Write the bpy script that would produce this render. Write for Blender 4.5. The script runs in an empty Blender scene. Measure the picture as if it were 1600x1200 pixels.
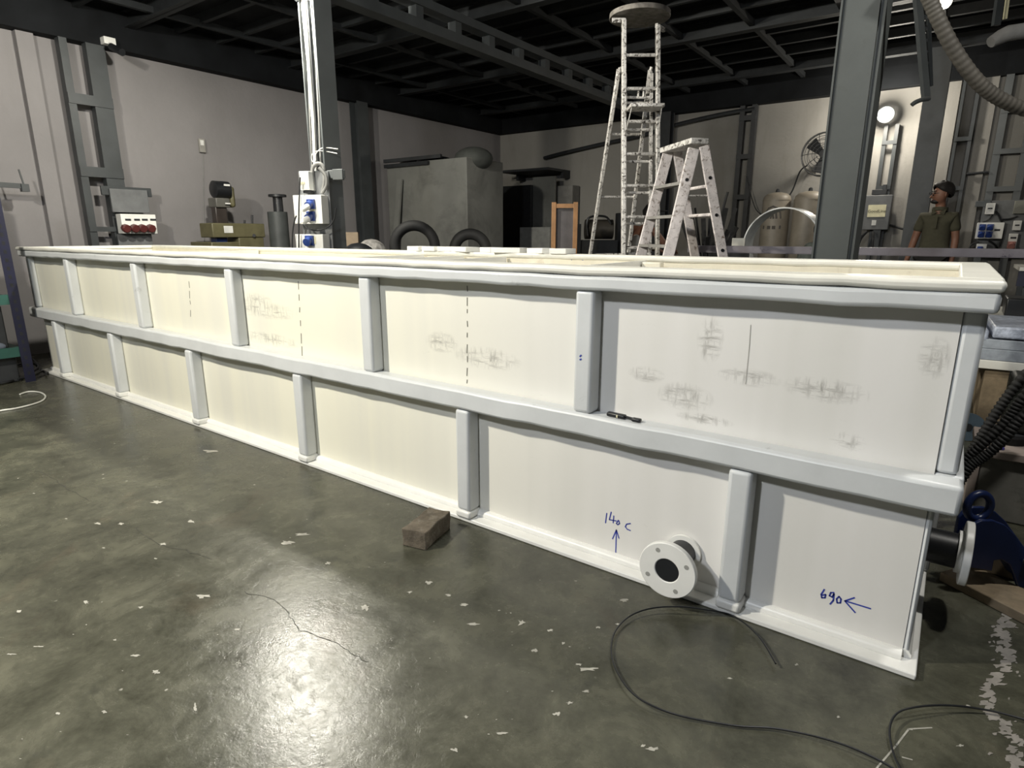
import bpy, bmesh, math, random
from mathutils import Vector, Matrix
random.seed(7)
scene = bpy.context.scene
COL = scene.collection

# ------------------------------------------------------------------ camera
CXP, CYP, FP, H = 800.0, 600.0, 939.44, 1.2
R = Matrix(((0.81036687, -0.14161751, 0.56855081),
            (0.58592281, 0.19586563, -0.78634033),
            (0.0, 0.97035104, 0.24169994)))
cam_d = bpy.data.cameras.new('camera'); cam = bpy.data.objects.new('camera', cam_d); COL.objects.link(cam)
cam.matrix_world = Matrix.Translation((0, 0, H)) @ R.to_4x4()
cam_d.sensor_fit = 'HORIZONTAL'; cam_d.sensor_width = 36.0; cam_d.lens = FP / 1600.0 * 36.0
cam_d.clip_start = 0.05; cam_d.clip_end = 200
scene.camera = cam

# ------------------------------------------------------------------ world, exposure
world = bpy.data.worlds.new('world'); scene.world = world; world.use_nodes = True
bg = world.node_tree.nodes['Background']; bg.inputs[0].default_value = (0.80, 0.88, 1.0, 1); bg.inputs[1].default_value = 0.035
vs = scene.view_settings
vs.view_transform = 'Standard'; vs.look = 'None'; vs.gamma = 1.0; vs.use_curve_mapping = False
vs.exposure = 0.0
# lamp strengths (each lamp is built with its fixture further down)
LAMP_COLUMN = 400.0      # flood lamp high on the cable column behind the tank
LAMP_FRONT = 570.0       # flood lamp under the ceiling in front of the tank
LAMP_RIGHT = 240.0       # second front lamp, cooler, to the right
LAMP_END = 130.0         # lamp over the near right end of the tank
LAMP_WALL = 70.0        # lit lamp on the back wall
LAMP_BULB = 12.0         # bulb under the ceiling at the right

# ------------------------------------------------------------------ pixel -> place (1600 x 1200 photo frame)
CAM = Vector((0, 0, H))
NH = Vector((-0.58592, 0.81037, 0)).normalized()
def ray(px, py): return R @ Vector((px - CXP, -(py - CYP), -FP))
def PZ(px, py, z=0.0): d = ray(px, py); return CAM + d * ((z - H) / d.z)
def PY(px, py, y): d = ray(px, py); return CAM + d * (y / d.y)
def PX(px, py, x): d = ray(px, py); return CAM + d * (x / d.x)
def PD(px, py, dist): d = ray(px, py); return CAM + d * (dist / d.dot(NH))
def PV(px, py, p0, n): d = ray(px, py); return CAM + d * ((p0 - CAM).dot(n) / d.dot(n))

# ------------------------------------------------------------------ materials
MATS = {}
def nodes_of(name):
    m = bpy.data.materials.new(name); m.use_nodes = True
    nt = m.node_tree; b = nt.nodes['Principled BSDF']; return m, nt, b
def ramp(nt, fac, stops):
    r = nt.nodes.new('ShaderNodeValToRGB'); e = r.color_ramp.elements
    while len(e) < len(stops): e.new(0.5)
    for k, (p, c) in enumerate(stops):
        e[k].position = p; e[k].color = c if len(c) == 4 else (*c, 1)
    nt.links.new(fac, r.inputs[0]); return r.outputs[0]
def noise(nt, vec, scale, detail=5, rough=0.6, dist=0.0):
    n = nt.nodes.new('ShaderNodeTexNoise'); n.inputs['Scale'].default_value = scale
    n.inputs['Detail'].default_value = detail; n.inputs['Roughness'].default_value = rough
    n.inputs['Distortion'].default_value = dist
    nt.links.new(vec, n.inputs['Vector']); return n.outputs['Fac']
def mixc(nt, fac, a, b, mode='MIX'):
    x = nt.nodes.new('ShaderNodeMix'); x.data_type = 'RGBA'; x.blend_type = mode
    for sock, v in ((0, fac), (6, a), (7, b)):
        if isinstance(v, (int, float)): x.inputs[sock].default_value = v
        elif isinstance(v, tuple): x.inputs[sock].default_value = v if len(v) == 4 else (*v, 1)
        else: nt.links.new(v, x.inputs[sock])
    return x.outputs[2]
def math_n(nt, op, a, b=None, clamp=False):
    x = nt.nodes.new('ShaderNodeMath'); x.operation = op; x.use_clamp = clamp
    for k, v in enumerate((a, b)):
        if v is None: continue
        if isinstance(v, (int, float)): x.inputs[k].default_value = v
        else: nt.links.new(v, x.inputs[k])
    return x.outputs[0]
def stretch(nt, vec, s):
    mp = nt.nodes.new('ShaderNodeMapping'); mp.inputs['Scale'].default_value = s
    nt.links.new(vec, mp.inputs['Vector']); return mp.outputs[0]
def bump(nt, b, fac, strength, dist=0.01):
    bp = nt.nodes.new('ShaderNodeBump'); bp.inputs['Strength'].default_value = strength; bp.inputs['Distance'].default_value = dist
    nt.links.new(fac, bp.inputs['Height']); nt.links.new(bp.outputs[0], b.inputs['Normal'])
def M(name, col, rough=0.6, metal=0.0, var=0.18, scale=9.0, dirt=None, dscale=14.0, dpos=(0.55, 0.7), bmp=0.0, bscale=60.0, emit=None, spec=0.5):
    if name in MATS: return MATS[name]
    m, nt, b = nodes_of(name)
    tc = nt.nodes.new('ShaderNodeNewGeometry').outputs['Position']
    lo = tuple(c * (1 - var) for c in col); hi = tuple(min(1, c * (1 + var)) for c in col)
    c = ramp(nt, noise(nt, tc, scale), [(0.3, lo), (0.7, hi)])
    if dirt:
        f = ramp(nt, noise(nt, tc, dscale, 8, 0.7, 0.6), [(dpos[0], (0, 0, 0)), (dpos[1], (1, 1, 1))])
        c = mixc(nt, f, c, dirt)
    nt.links.new(c, b.inputs['Base Color'])
    b.inputs['Roughness'].default_value = rough; b.inputs['Metallic'].default_value = metal
    b.inputs['Specular IOR Level'].default_value = spec
    if bmp: bump(nt, b, noise(nt, tc, bscale, 4), bmp)
    if emit:
        b.inputs['Emission Color'].default_value = (*emit[0], 1); b.inputs['Emission Strength'].default_value = emit[1]
    MATS[name] = m; return m

def floor_material():
    m, nt, b = nodes_of('worn_concrete')
    p = nt.nodes.new('ShaderNodeNewGeometry').outputs['Position']
    big = noise(nt, p, 1.1, 8, 0.65, 0.3); mid = noise(nt, p, 5.0, 9, 0.72, 0.35); fine = noise(nt, p, 38, 6, 0.7)
    c = ramp(nt, big, [(0.28, (0.036, 0.036, 0.027)), (0.5, (0.058, 0.058, 0.044)), (0.75, (0.092, 0.091, 0.070))])
    c = mixc(nt, 0.85, c, ramp(nt, mid, [(0.3, (0.26, 0.26, 0.25)), (0.5, (0.56, 0.56, 0.54)), (0.70, (0.92, 0.91, 0.86))]), 'OVERLAY')
    c = mixc(nt, 0.35, c, ramp(nt, fine, [(0.3, (0.33, 0.33, 0.32)), (0.7, (0.66, 0.66, 0.65))]), 'OVERLAY')
    brown = ramp(nt, noise(nt, p, 1.7, 6, 0.6, 0.5), [(0.58, (0, 0, 0)), (0.72, (1, 1, 1))])
    c = mixc(nt, math_n(nt, 'MULTIPLY', brown, 0.45), c, (0.10, 0.075, 0.05))
    dark = ramp(nt, noise(nt, p, 2.6, 8, 0.75, 0.4), [(0.58, (0, 0, 0)), (0.70, (1, 1, 1))])
    c = mixc(nt, math_n(nt, 'MULTIPLY', dark, 0.55), c, (0.030, 0.032, 0.028))
    # pale scratches and paint flecks
    sc = ramp(nt, noise(nt, stretch(nt, p, (1.0, 5.0, 1.0)), 9, 6, 0.75, 0.8), [(0.70, (0, 0, 0)), (0.76, (1, 1, 1))])
    c = mixc(nt, math_n(nt, 'MULTIPLY', sc, 0.45), c, (0.22, 0.22, 0.19))
    v = nt.nodes.new('ShaderNodeTexVoronoi'); v.inputs['Scale'].default_value = 11; nt.links.new(p, v.inputs['Vector'])
    dist = math_n(nt, 'ADD', v.outputs['Distance'], math_n(nt, 'MULTIPLY', fine, 0.12))
    fl = ramp(nt, dist, [(0.10, (1, 1, 1)), (0.125, (0, 0, 0))])
    keep = ramp(nt, noise(nt, p, 3.2, 3), [(0.55, (0, 0, 0)), (0.6, (1, 1, 1))])
    c = mixc(nt, math_n(nt, 'MULTIPLY', fl, keep), c, (0.34, 0.33, 0.29))
    # hair cracks
    vc = nt.nodes.new('ShaderNodeTexVoronoi'); vc.feature = 'DISTANCE_TO_EDGE'; vc.inputs['Scale'].default_value = 0.55
    wob = nt.nodes.new('ShaderNodeVectorMath'); wob.operation = 'ADD'
    nn = nt.nodes.new('ShaderNodeTexNoise'); nn.inputs['Scale'].default_value = 3.5; nn.inputs['Detail'].default_value = 8; nt.links.new(p, nn.inputs['Vector'])
    nt.links.new(p, wob.inputs[0]); nt.links.new(nn.outputs['Color'], wob.inputs[1]); nt.links.new(wob.outputs[0], vc.inputs['Vector'])
    cr = ramp(nt, vc.outputs['Distance'], [(0.0, (1, 1, 1)), (0.0025, (0, 0, 0))])
    c = mixc(nt, math_n(nt, 'MULTIPLY', cr, math_n(nt, 'MULTIPLY', mid, 0.35)), c, (0.025, 0.025, 0.022))
    nt.links.new(c, b.inputs['Base Color'])
    rg = ramp(nt, mid, [(0.35, (0.17, 0.17, 0.17)), (0.65, (0.33, 0.33, 0.33))]); nt.links.new(rg, b.inputs['Roughness'])
    b.inputs['Specular IOR Level'].default_value = 0.36
    pits = ramp(nt, noise(nt, p, 26, 5, 0.7, 0.6), [(0.36, (0, 0, 0)), (0.46, (1, 1, 1))])
    hgt = math_n(nt, 'ADD', math_n(nt, 'MULTIPLY', fine, 0.45), math_n(nt, 'ADD', math_n(nt, 'MULTIPLY', mid, 0.12), math_n(nt, 'MULTIPLY', pits, 0.10)))
    bump(nt, b, hgt, 0.17, 0.010)
    return m
def wall_material(name, col, stain):
    m, nt, b = nodes_of(name)
    p = nt.nodes.new('ShaderNodeNewGeometry').outputs['Position']
    c = ramp(nt, noise(nt, p, 0.8, 7, 0.6), [(0.3, tuple(x * 0.86 for x in col)), (0.7, tuple(min(1, x * 1.08) for x in col))])
    f = ramp(nt, noise(nt, stretch(nt, p, (2.2, 2.2, 0.5)), 1.6, 8, 0.7), [(0.52, (0, 0, 0)), (0.78, (1, 1, 1))])
    c = mixc(nt, math_n(nt, 'MULTIPLY', f, 0.5), c, stain)
    f2 = ramp(nt, noise(nt, p, 7, 6, 0.75, 0.6), [(0.66, (0, 0, 0)), (0.74, (1, 1, 1))])
    c = mixc(nt, math_n(nt, 'MULTIPLY', f2, 0.3), c, tuple(x * 0.5 for x in stain))
    nt.links.new(c, b.inputs['Base Color']); b.inputs['Roughness'].default_value = 0.85
    bump(nt, b, noise(nt, p, 25, 6), 0.25, 0.01)
    return m
def panel_material():
    """cream plastic sheet, faint vertical toning, grey scuffs at the places where the sheet is scuffed"""
    m, nt, b = nodes_of('cream_plastic')
    p = nt.nodes.new('ShaderNodeNewGeometry').outputs['Position']
    sep = nt.nodes.new('ShaderNodeSeparateXYZ'); nt.links.new(p, sep.inputs[0])
    # warm-to-cool lamp mix painted into the colour: yellower left, whiter right
    t = nt.nodes.new('ShaderNodeMapRange'); t.inputs['From Min'].default_value = -2.2; t.inputs['From Max'].default_value = -0.8
    nt.links.new(sep.outputs[0], t.inputs['Value'])
    c = mixc(nt, t.outputs[0], (0.80, 0.783, 0.665), (0.79, 0.778, 0.755))
    c = mixc(nt, ramp(nt, noise(nt, stretch(nt, p, (3.0, 1, 0.15)), 1.3, 3), [(0.42, (0, 0, 0)), (0.68, (0.5, 0.5, 0.5))]), c, (0.66, 0.655, 0.61))
    gr = math_n(nt, 'MAXIMUM', noise(nt, stretch(nt, p, (1.2, 1, 6)), 9, 5, 0.7, 0.2), noise(nt, stretch(nt, p, (8, 1, 1.5)), 7, 5, 0.7, 0.2))
    spots = [(PY(1070, 620, 1.87), .10, .05), (PY(1110, 530, 1.87), .045, .08), (PY(1170, 590, 1.87), .10, .03), (PY(1290, 610, 1.87), .12, .04),
             (PY(1325, 690, 1.87), .05, .03), (PY(1010, 585, 1.87), .07, .03), (PY(415, 485, 1.87), .30, .05), (PY(420, 530, 1.87), .30, .04),
             (PY(395, 470, 1.87), .20, .05), (PY(690, 535, 1.87), .10, .05), (PY(760, 560, 1.87), .18, .05), (PY(1460, 560, 1.87), .04, .06), (PY(1100, 655, 1.87), .10, .02)]
    tot = None
    for q, rx, rz in spots:
        dx = math_n(nt, 'DIVIDE', math_n(nt, 'SUBTRACT', sep.outputs[0], q.x), rx)
        dz = math_n(nt, 'DIVIDE', math_n(nt, 'SUBTRACT', sep.outputs[2], q.z), rz)
        r2 = math_n(nt, 'ADD', math_n(nt, 'MULTIPLY', dx, dx), math_n(nt, 'MULTIPLY', dz, dz))
        k = math_n(nt, 'SUBTRACT', 1.0, r2, True)
        tot = k if tot is None else math_n(nt, 'MAXIMUM', tot, k)
    f = math_n(nt, 'MULTIPLY', tot, ramp(nt, gr, [(0.48, (0, 0, 0)), (0.75, (1, 1, 1))]))
    c = mixc(nt, f, c, (0.20, 0.19, 0.17))
    f2 = ramp(nt, noise(nt, stretch(nt, p, (2, 1, 5)), 5, 7, 0.75, 0.6), [(0.66, (0, 0, 0)), (0.80, (1, 1, 1))])
    c = mixc(nt, math_n(nt, 'MULTIPLY', f2, 0.35), c, (0.42, 0.40, 0.35))
    nt.links.new(c, b.inputs['Base Color']); b.inputs['Roughness'].default_value = 0.42
    b.inputs['Specular IOR Level'].default_value = 0.4
    bump(nt, b, noise(nt, p, 2.2, 3), 0.12, 0.03)
    return m

MFLOOR = floor_material()
MWL = wall_material('plaster_left', (0.22, 0.21, 0.213), (0.19, 0.18, 0.18))
MWB = wall_material('plaster_back', (0.27, 0.26, 0.24), (0.16, 0.15, 0.13))
MPAN = panel_material()
MRAIL = M('grey_white_plastic', (0.62, 0.64, 0.65), 0.38, var=0.06, scale=5, dirt=(0.36, 0.37, 0.38), dscale=9, dpos=(0.64, 0.78), bmp=0.06, bscale=12)
MRIM = M('white_rim_plastic', (0.72, 0.71, 0.65), 0.38, var=0.06, dirt=(0.45, 0.43, 0.38), dscale=8, dpos=(0.62, 0.76))
MWHITE = M('white_plastic', (0.80, 0.80, 0.77), 0.35, var=0.05)
MINNER = M('cream_inner_plastic', (0.74, 0.70, 0.58), 0.45, var=0.08, dirt=(0.5, 0.44, 0.36), dscale=6, dpos=(0.6, 0.75))
MSTEEL = M('grey_painted_steel', (0.038, 0.043, 0.046), 0.5, var=0.2, scale=5, dirt=(0.06, 0.06, 0.058), dscale=10, dpos=(0.6, 0.75))
MSTEELB = M('blue_grey_painted_steel', (0.082, 0.090, 0.093), 0.48, var=0.12, scale=4, dirt=(0.085, 0.09, 0.093), dscale=9, dpos=(0.6, 0.75))
MCOLD = M('olive_grey_painted_steel', (0.060, 0.066, 0.064), 0.55, var=0.12, scale=4, dirt=(0.05, 0.053, 0.05), dscale=9, dpos=(0.6, 0.75), spec=0.3)
MDARK = M('dark_steel', (0.022, 0.024, 0.027), 0.55, var=0.25)
MCEIL = M('dark_deck', (0.008, 0.009, 0.0105), 0.8, var=0.35, scale=3, spec=0.15)
MBEAM = M('ceiling_beam_paint', (0.018, 0.020, 0.022), 0.6, var=0.2, spec=0.25)
MBLACK = M('black_plastic', (0.012, 0.013, 0.015), 0.4, var=0.3)
MRUB = M('black_rubber', (0.018, 0.018, 0.018), 0.7, var=0.3)
MLAD = M('paint_splashed_aluminium', (0.70, 0.68, 0.65), 0.4, metal=0.1, var=0.25, scale=30, dirt=(0.05, 0.04, 0.03), dscale=34, dpos=(0.51, 0.60))
MLAD2 = M('pinkish_splashed_aluminium', (0.74, 0.69, 0.68), 0.5, metal=0.0, var=0.15, scale=24, dirt=(0.20, 0.15, 0.12), dscale=36, dpos=(0.53, 0.66))
MBLUE = M('blue_socket_plastic', (0.02, 0.05, 0.22), 0.4)
MRED = M('red_socket_plastic', (0.085, 0.018, 0.017), 0.45)
MOLIVE = M('olive_machine_paint', (0.115, 0.105, 0.055), 0.5)
MGREYBOX = M('grey_board', (0.13, 0.135, 0.14), 0.6)
MCABLE = M('grey_cable', (0.18, 0.18, 0.175), 0.55)
MWCABLE = M('white_cable', (0.62, 0.62, 0.58), 0.5)
MBRICK = M('weathered_brick', (0.115, 0.095, 0.07), 0.9, var=0.35, scale=20, dirt=(0.20, 0.18, 0.145), dscale=25, dpos=(0.52, 0.7), bmp=0.5, bscale=45)
MWOOD = M('old_timber', (0.22, 0.17, 0.11), 0.8, var=0.3, scale=14)
MWOOD2 = M('orange_timber', (0.30, 0.155, 0.065), 0.6, var=0.2)
MNAVY = M('navy_clamp_paint', (0.008, 0.018, 0.075), 0.35, var=0.2)
MTEAL = M('teal_painted_shelf', (0.018, 0.075, 0.06), 0.5, var=0.2)
MINDIGO = M('indigo_rack_post', (0.005, 0.006, 0.026), 0.5, var=0.2)
MINK = M('blue_marker_ink', (0.03, 0.05, 0.36), 0.6, var=0.1)
MSCUFF = M('black_scuff', (0.17, 0.165, 0.14), 0.8, var=0.3)
MCLOTH = M('olive_polo_cloth', (0.055, 0.052, 0.032), 0.9, var=0.12, scale=30)
MTROUS = M('dark_trouser_cloth', (0.018, 0.017, 0.016), 0.9)
MSKIN = M('skin', (0.20, 0.095, 0.06), 0.55, var=0.08)
MHAIR = M('black_hair', (0.012, 0.010, 0.009), 0.6)
MVEST = M('white_vest_cloth', (0.50, 0.48, 0.44), 0.9)
MSHIRT2 = M('grey_green_shirt', (0.15, 0.17, 0.155), 0.9)
MFLECK = M('pale_paint_fleck', (0.34, 0.33, 0.29), 0.8, var=0.25, scale=30)
MBLEACH = M('efflorescence', (0.22, 0.205, 0.185), 0.9, var=0.3, scale=20)
MVESSEL = M('beige_vessel', (0.26, 0.23, 0.185), 0.5, var=0.12)
MCABIN = M('grey_cabin_sheet', (0.17, 0.172, 0.16), 0.75, var=0.2, scale=1.5, dirt=(0.10, 0.10, 0.094), dscale=2.0, dpos=(0.5, 0.75))
MYEL = M('pale_yellow_label', (0.70, 0.66, 0.45), 0.6)
MPAPER = M('white_label', (0.70, 0.70, 0.68), 0.6)
MPURP = M('purplish_beam_paint', (0.13, 0.12, 0.14), 0.5, var=0.15, dirt=(0.04, 0.035, 0.05), dscale=6, dpos=(0.62, 0.66))
MPLANK = M('silvery_board', (0.30, 0.33, 0.37), 0.5, var=0.3, scale=12)
MCONC = M('grey_concrete_block', (0.19, 0.185, 0.165), 0.85, var=0.2, dirt=(0.1, 0.1, 0.09), dscale=9)
MMAROON = M('maroon_beam', (0.075, 0.04, 0.045), 0.6)
MGLASSD = M('dark_lens', (0.02, 0.015, 0.012), 0.15)

# ------------------------------------------------------------------ mesh builder
ORIG = {}
class MB:
    def __init__(s): s.v = []; s.f = []
    def add(s, vs_, fs_):
        o = len(s.v); s.v += [Vector(q) for q in vs_]; s.f += [tuple(i + o for i in q) for q in fs_]; return s
    def box(s, a, b):
        x0, y0, z0 = (min(a[k], b[k]) for k in range(3)); x1, y1, z1 = (max(a[k], b[k]) for k in range(3))
        return s.add([(x0,y0,z0),(x1,y0,z0),(x1,y1,z0),(x0,y1,z0),(x0,y0,z1),(x1,y0,z1),(x1,y1,z1),(x0,y1,z1)],
                     [(0,3,2,1),(4,5,6,7),(0,1,5,4),(1,2,6,5),(2,3,7,6),(3,0,4,7)])
    def obox(s, c, ax, ay, az):      # centre and three half-axis vectors
        c = Vector(c); P = [c + sx*ax + sy*ay + sz*az for sz in (-1,1) for sx, sy in ((-1,-1),(1,-1),(1,1),(-1,1))]
        return s.add(P, [(0,3,2,1),(4,5,6,7),(0,1,5,4),(1,2,6,5),(2,3,7,6),(3,0,4,7)])
    def bar(s, p, q, w, d, side=None):     # rectangular bar p->q; w along side, d across
        p = Vector(p); q = Vector(q); ax = (q - p) / 2; t = ax.normalized()
        sd = Vector(side) if side is not None else (Vector((0,0,1)) if abs(t.z) < 0.9 else Vector((1,0,0)))
        sd = (sd - t * sd.dot(t)).normalized(); o = t.cross(sd)
        return s.obox((p + q) / 2, sd * (w/2), o * (d/2), ax)
    def tube(s, pts, r, n=8, cap=True, closed=False):
        pts = [Vector(p) for p in pts]; rs = r if isinstance(r, (list, tuple)) else [r] * len(pts); o = len(s.v); L = len(pts)
        up = None
        for i, p in enumerate(pts):
            a = pts[(i-1) % L] if (i > 0 or closed) else p; b_ = pts[(i+1) % L] if (i < L-1 or closed) else p
            t = (b_ - a).normalized()
            if up is None: up = Vector((0,0,1)) if abs(t.z) < 0.9 else Vector((1,0,0))
            up = (up - t * up.dot(t)); up = up.normalized() if up.length > 1e-5 else t.orthogonal().normalized()
            w = t.cross(up)
            s.v += [p + (up * math.cos(2*math.pi*k/n) + w * math.sin(2*math.pi*k/n)) * rs[i] for k in range(n)]
        for i in range(L if closed else L-1):
            j = (i+1) % L
            for k in range(n): s.f.append((o+i*n+k, o+i*n+(k+1)%n, o+j*n+(k+1)%n, o+j*n+k))
        if cap and not closed: s.f.append(tuple(o+k for k in range(n))[::-1]); s.f.append(tuple(o+(L-1)*n+k for k in range(n)))
        return s
    def cyl(s, p, q, r, n=20, r2=None): return s.tube([p, q], [r, r if r2 is None else r2], n)
    def ring(s, p, q, ro, ri, n=32):      # hollow disc p->q
        p = Vector(p); q = Vector(q); t = (q-p).normalized(); u = t.orthogonal().normalized(); w = t.cross(u); o = len(s.v)
        for c, r in ((p,ro),(q,ro),(q,ri),(p,ri)):
            s.v += [c + (u*math.cos(2*math.pi*k/n) + w*math.sin(2*math.pi*k/n))*r for k in range(n)]
        for a in range(4):
            b_ = (a+1) % 4
            for k in range(n): s.f.append((o+a*n+k, o+a*n+(k+1)%n, o+b_*n+(k+1)%n, o+b_*n+k))
        return s
    def lathe(s, base, prof, n=28):       # vertical axis, prof = [(r, z)]
        base = Vector(base); o = len(s.v)
        for r, z in prof: s.v += [base + Vector((r*math.cos(2*math.pi*k/n), r*math.sin(2*math.pi*k/n), z)) for k in range(n)]
        for i in range(len(prof)-1):
            for k in range(n): s.f.append((o+i*n+k, o+i*n+(k+1)%n, o+(i+1)*n+(k+1)%n, o+(i+1)*n+k))
        s.f.append(tuple(o+k for k in range(n))[::-1]); s.f.append(tuple(o+(len(prof)-1)*n+k for k in range(n)))
        return s
    def prism(s, pts, ext):               # polygon (3D points) extruded by vector
        n = len(pts); ext = Vector(ext); o = len(s.v); pts = [Vector(p) for p in pts]
        s.v += pts + [p + ext for p in pts]
        s.f.append(tuple(o+k for k in range(n))[::-1]); s.f.append(tuple(o+n+k for k in range(n)))
        for k in range(n): s.f.append((o+k, o+(k+1)%n, o+n+(k+1)%n, o+n+k))
        return s
    def ball(s, c, r, n=12, m=8, sq=(1,1,1)):
        c = Vector(c); o = len(s.v)
        for i in range(1, m):
            a = math.pi*i/m
            s.v += [c + Vector((r*sq[0]*math.sin(a)*math.cos(2*math.pi*k/n), r*sq[1]*math.sin(a)*math.sin(2*math.pi*k/n), r*sq[2]*math.cos(a))) for k in range(n)]
        for i in range(m-2):
            for k in range(n): s.f.append((o+i*n+k, o+(i+1)*n+k, o+(i+1)*n+(k+1)%n, o+i*n+(k+1)%n))
        t = len(s.v); s.v += [c + Vector((0,0,r*sq[2])), c - Vector((0,0,r*sq[2]))]
        for k in range(n): s.f.append((t, o+k, o+(k+1)%n)); s.f.append((t+1, o+(m-2)*n+(k+1)%n, o+(m-2)*n+k))
        return s
    def ribbon(s, pts, w, nrm):
        pts = [Vector(p) for p in pts]; nrm = Vector(nrm)
        for a, b_ in zip(pts, pts[1:]):
            t = (b_-a); L = t.length
            if L < 1e-6: continue
            t /= L; sd = t.cross(nrm).normalized() * (w/2); a2 = a - t*w*0.3; b2 = b_ + t*w*0.3
            s.add([a2-sd, b2-sd, b2+sd, a2+sd], [(0,1,2,3)])
        return s
    def build(s, name, mat, parent=None, origin=None, bevel=0.0, seg=2):
        if parent is not None: org = Vector(origin) if origin is not None else Vector(ORIG[parent.name])
        elif origin is not None: org = Vector(origin)
        else:
            lo = [min(v[k] for v in s.v) for k in range(3)]; hi = [max(v[k] for v in s.v) for k in range(3)]
            org = Vector(((lo[0]+hi[0])/2, (lo[1]+hi[1])/2, lo[2]))
        me = bpy.data.meshes.new(name); me.from_pydata([tuple(v - org) for v in s.v], [], s.f)
        bm = bmesh.new(); bm.from_mesh(me); bmesh.ops.recalc_face_normals(bm, faces=bm.faces[:]); bm.to_mesh(me); bm.free()
        me.polygons.foreach_set('use_smooth', [True]*len(me.polygons)); me.set_sharp_from_angle(angle=math.radians(38))
        me.materials.append(mat); me.update()
        o = bpy.data.objects.new(name, me); COL.objects.link(o)
        if parent is not None: o.parent = parent; o.location = org - Vector(ORIG[parent.name])
        else: o.location = org
        ORIG[o.name] = org
        if bevel:
            bv = o.modifiers.new('bevel', 'BEVEL'); bv.width = bevel; bv.segments = seg; bv.limit_method = 'ANGLE'
        return o
def thing(name, label, cat, loc, group=None):
    o = bpy.data.objects.new(name, None); COL.objects.link(o); o.location = loc; o.empty_display_size = 0.1
    ORIG[o.name] = Vector(loc); o['label'] = label; o['category'] = cat
    if group: o['group'] = group
    return o
def tag(o, label, cat, group=None):
    o['label'] = label; o['category'] = cat
    if group: o['group'] = group
    return o
def struct(o, label=None):
    o['kind'] = 'structure'
    if label: o['label'] = label
    return o
def frame(a): a = math.radians(a); return Vector((math.cos(a), math.sin(a), 0)), Vector((math.sin(a), -math.cos(a), 0))   # along, outward
UPV = Vector((0, 0, 1))
def face_rect(px0, py0, px1, py1, p0, ang):
    u, n = frame(ang); p0 = Vector(p0); xm, ym = (px0+px1)/2, (py0+py1)/2
    l = PV(px0, ym, p0, n); r = PV(px1, ym, p0, n); t = PV(xm, py0, p0, n); b_ = PV(xm, py1, p0, n)
    uc = ((l + r)/2 - p0).dot(u); zc = (t.z + b_.z)/2
    c = p0 + u*uc; c.z = zc
    return c, abs((r-l).dot(u)), abs(t.z - b_.z), u, n
def slab(mb, px0, py0, px1, py1, p0, ang, thick, off=0.0):   # box whose front face covers that pixel rectangle on a vertical plane
    c, w, h, u, n = face_rect(px0, py0, px1, py1, p0, ang)
    mb.obox(c + n*(off - thick/2), u*(w/2), n*(thick/2), UPV*(h/2)); return c, w, h, u, n
def text_mesh(txt, size, c, u, n, name, mat, parent, up=UPV):
    cu = bpy.data.curves.new('lettering', 'FONT'); cu.body = txt; cu.size = size; cu.align_x = 'CENTER'; cu.align_y = 'CENTER'; cu.extrude = 0.0005
    tmp = bpy.data.objects.new('lettering', cu); COL.objects.link(tmp)
    dg = bpy.context.evaluated_depsgraph_get(); me = bpy.data.meshes.new_from_object(tmp.evaluated_get(dg))
    bpy.data.objects.remove(tmp); mb = MB()
    mb.add([Vector(c) + u*v.co.x + up*v.co.y + n*v.co.z for v in me.vertices], [tuple(p.vertices) for p in me.polygons])
    bpy.data.meshes.remove(me)
    return mb.build(name, mat, parent)

# ================================================================== SETTING
XL, YB, ZC = -7.55, 10.05, 3.46
fl = struct(MB().box((XL-.2, -5, -.12), (5.5, YB+.2, 0)).build('floor', MFLOOR))
wl = struct(MB().box((XL-.2, -5, 0), (XL, YB+.2, 3.6)).build('wall_left', MWL))
wb = struct(MB().box((XL, YB, 0), (5.5, YB+.2, 3.6)).build('wall_back', MWB))
ce = struct(MB().box((XL-.2, -5, ZC), (5.5, YB+.2, ZC+.15)).build('ceiling', MCEIL))
# edge beams under the ceiling along the walls
struct(MB().box((XL, -5, 3.07), (XL+.16, YB, ZC)).build('trim_1', MCEIL))
struct(MB().box((XL+.16, YB-.16, 3.07), (5.5, YB, ZC)).build('trim_2', MCEIL))
def ibeam(mb, a, b, w, h, axis):   # I section; a->b at bottom centre
    a = Vector(a); b = Vector(b); s = Vector((0, w/2, 0)) if axis == 'x' else Vector((w/2, 0, 0)); t = 0.012
    for z, hw, hh in ((t/2, 1.0, t/2), (h/2, 0.06, h/2), (h-t/2, 1.0, t/2)):
        mb.obox((a+b)/2 + UPV*z, (b-a)/2, s*hw, UPV*hh)
for y in (1.4, 3.35, 5.3, 7.25, 9.25):                          # main joists across
    mb = MB(); ibeam(mb, (XL+.16, y, 3.30), (5.4, y, 3.30), .11, .16, 'x'); mb.build('ceiling_joist', MBEAM, ce)
y = 1.4
for base in (1.4, 3.35, 5.3, 7.25):
    for k in (1, 2, 3):
        yy = base + k*0.4875
        MB().box((XL+.16, yy-.025, 3.37), (5.4, yy+.025, ZC)).build('purlin', MBEAM, ce)
for x in (-6.85, -5.76, -3.75, -2.88, -2.1, -1.25, -.45, .45, 1.4):    # battens running away from the camera
    MB().box((x-.025, -1, 3.34), (x+.025, YB-.16, 3.40)).build('batten', MBEAM, ce)

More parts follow.
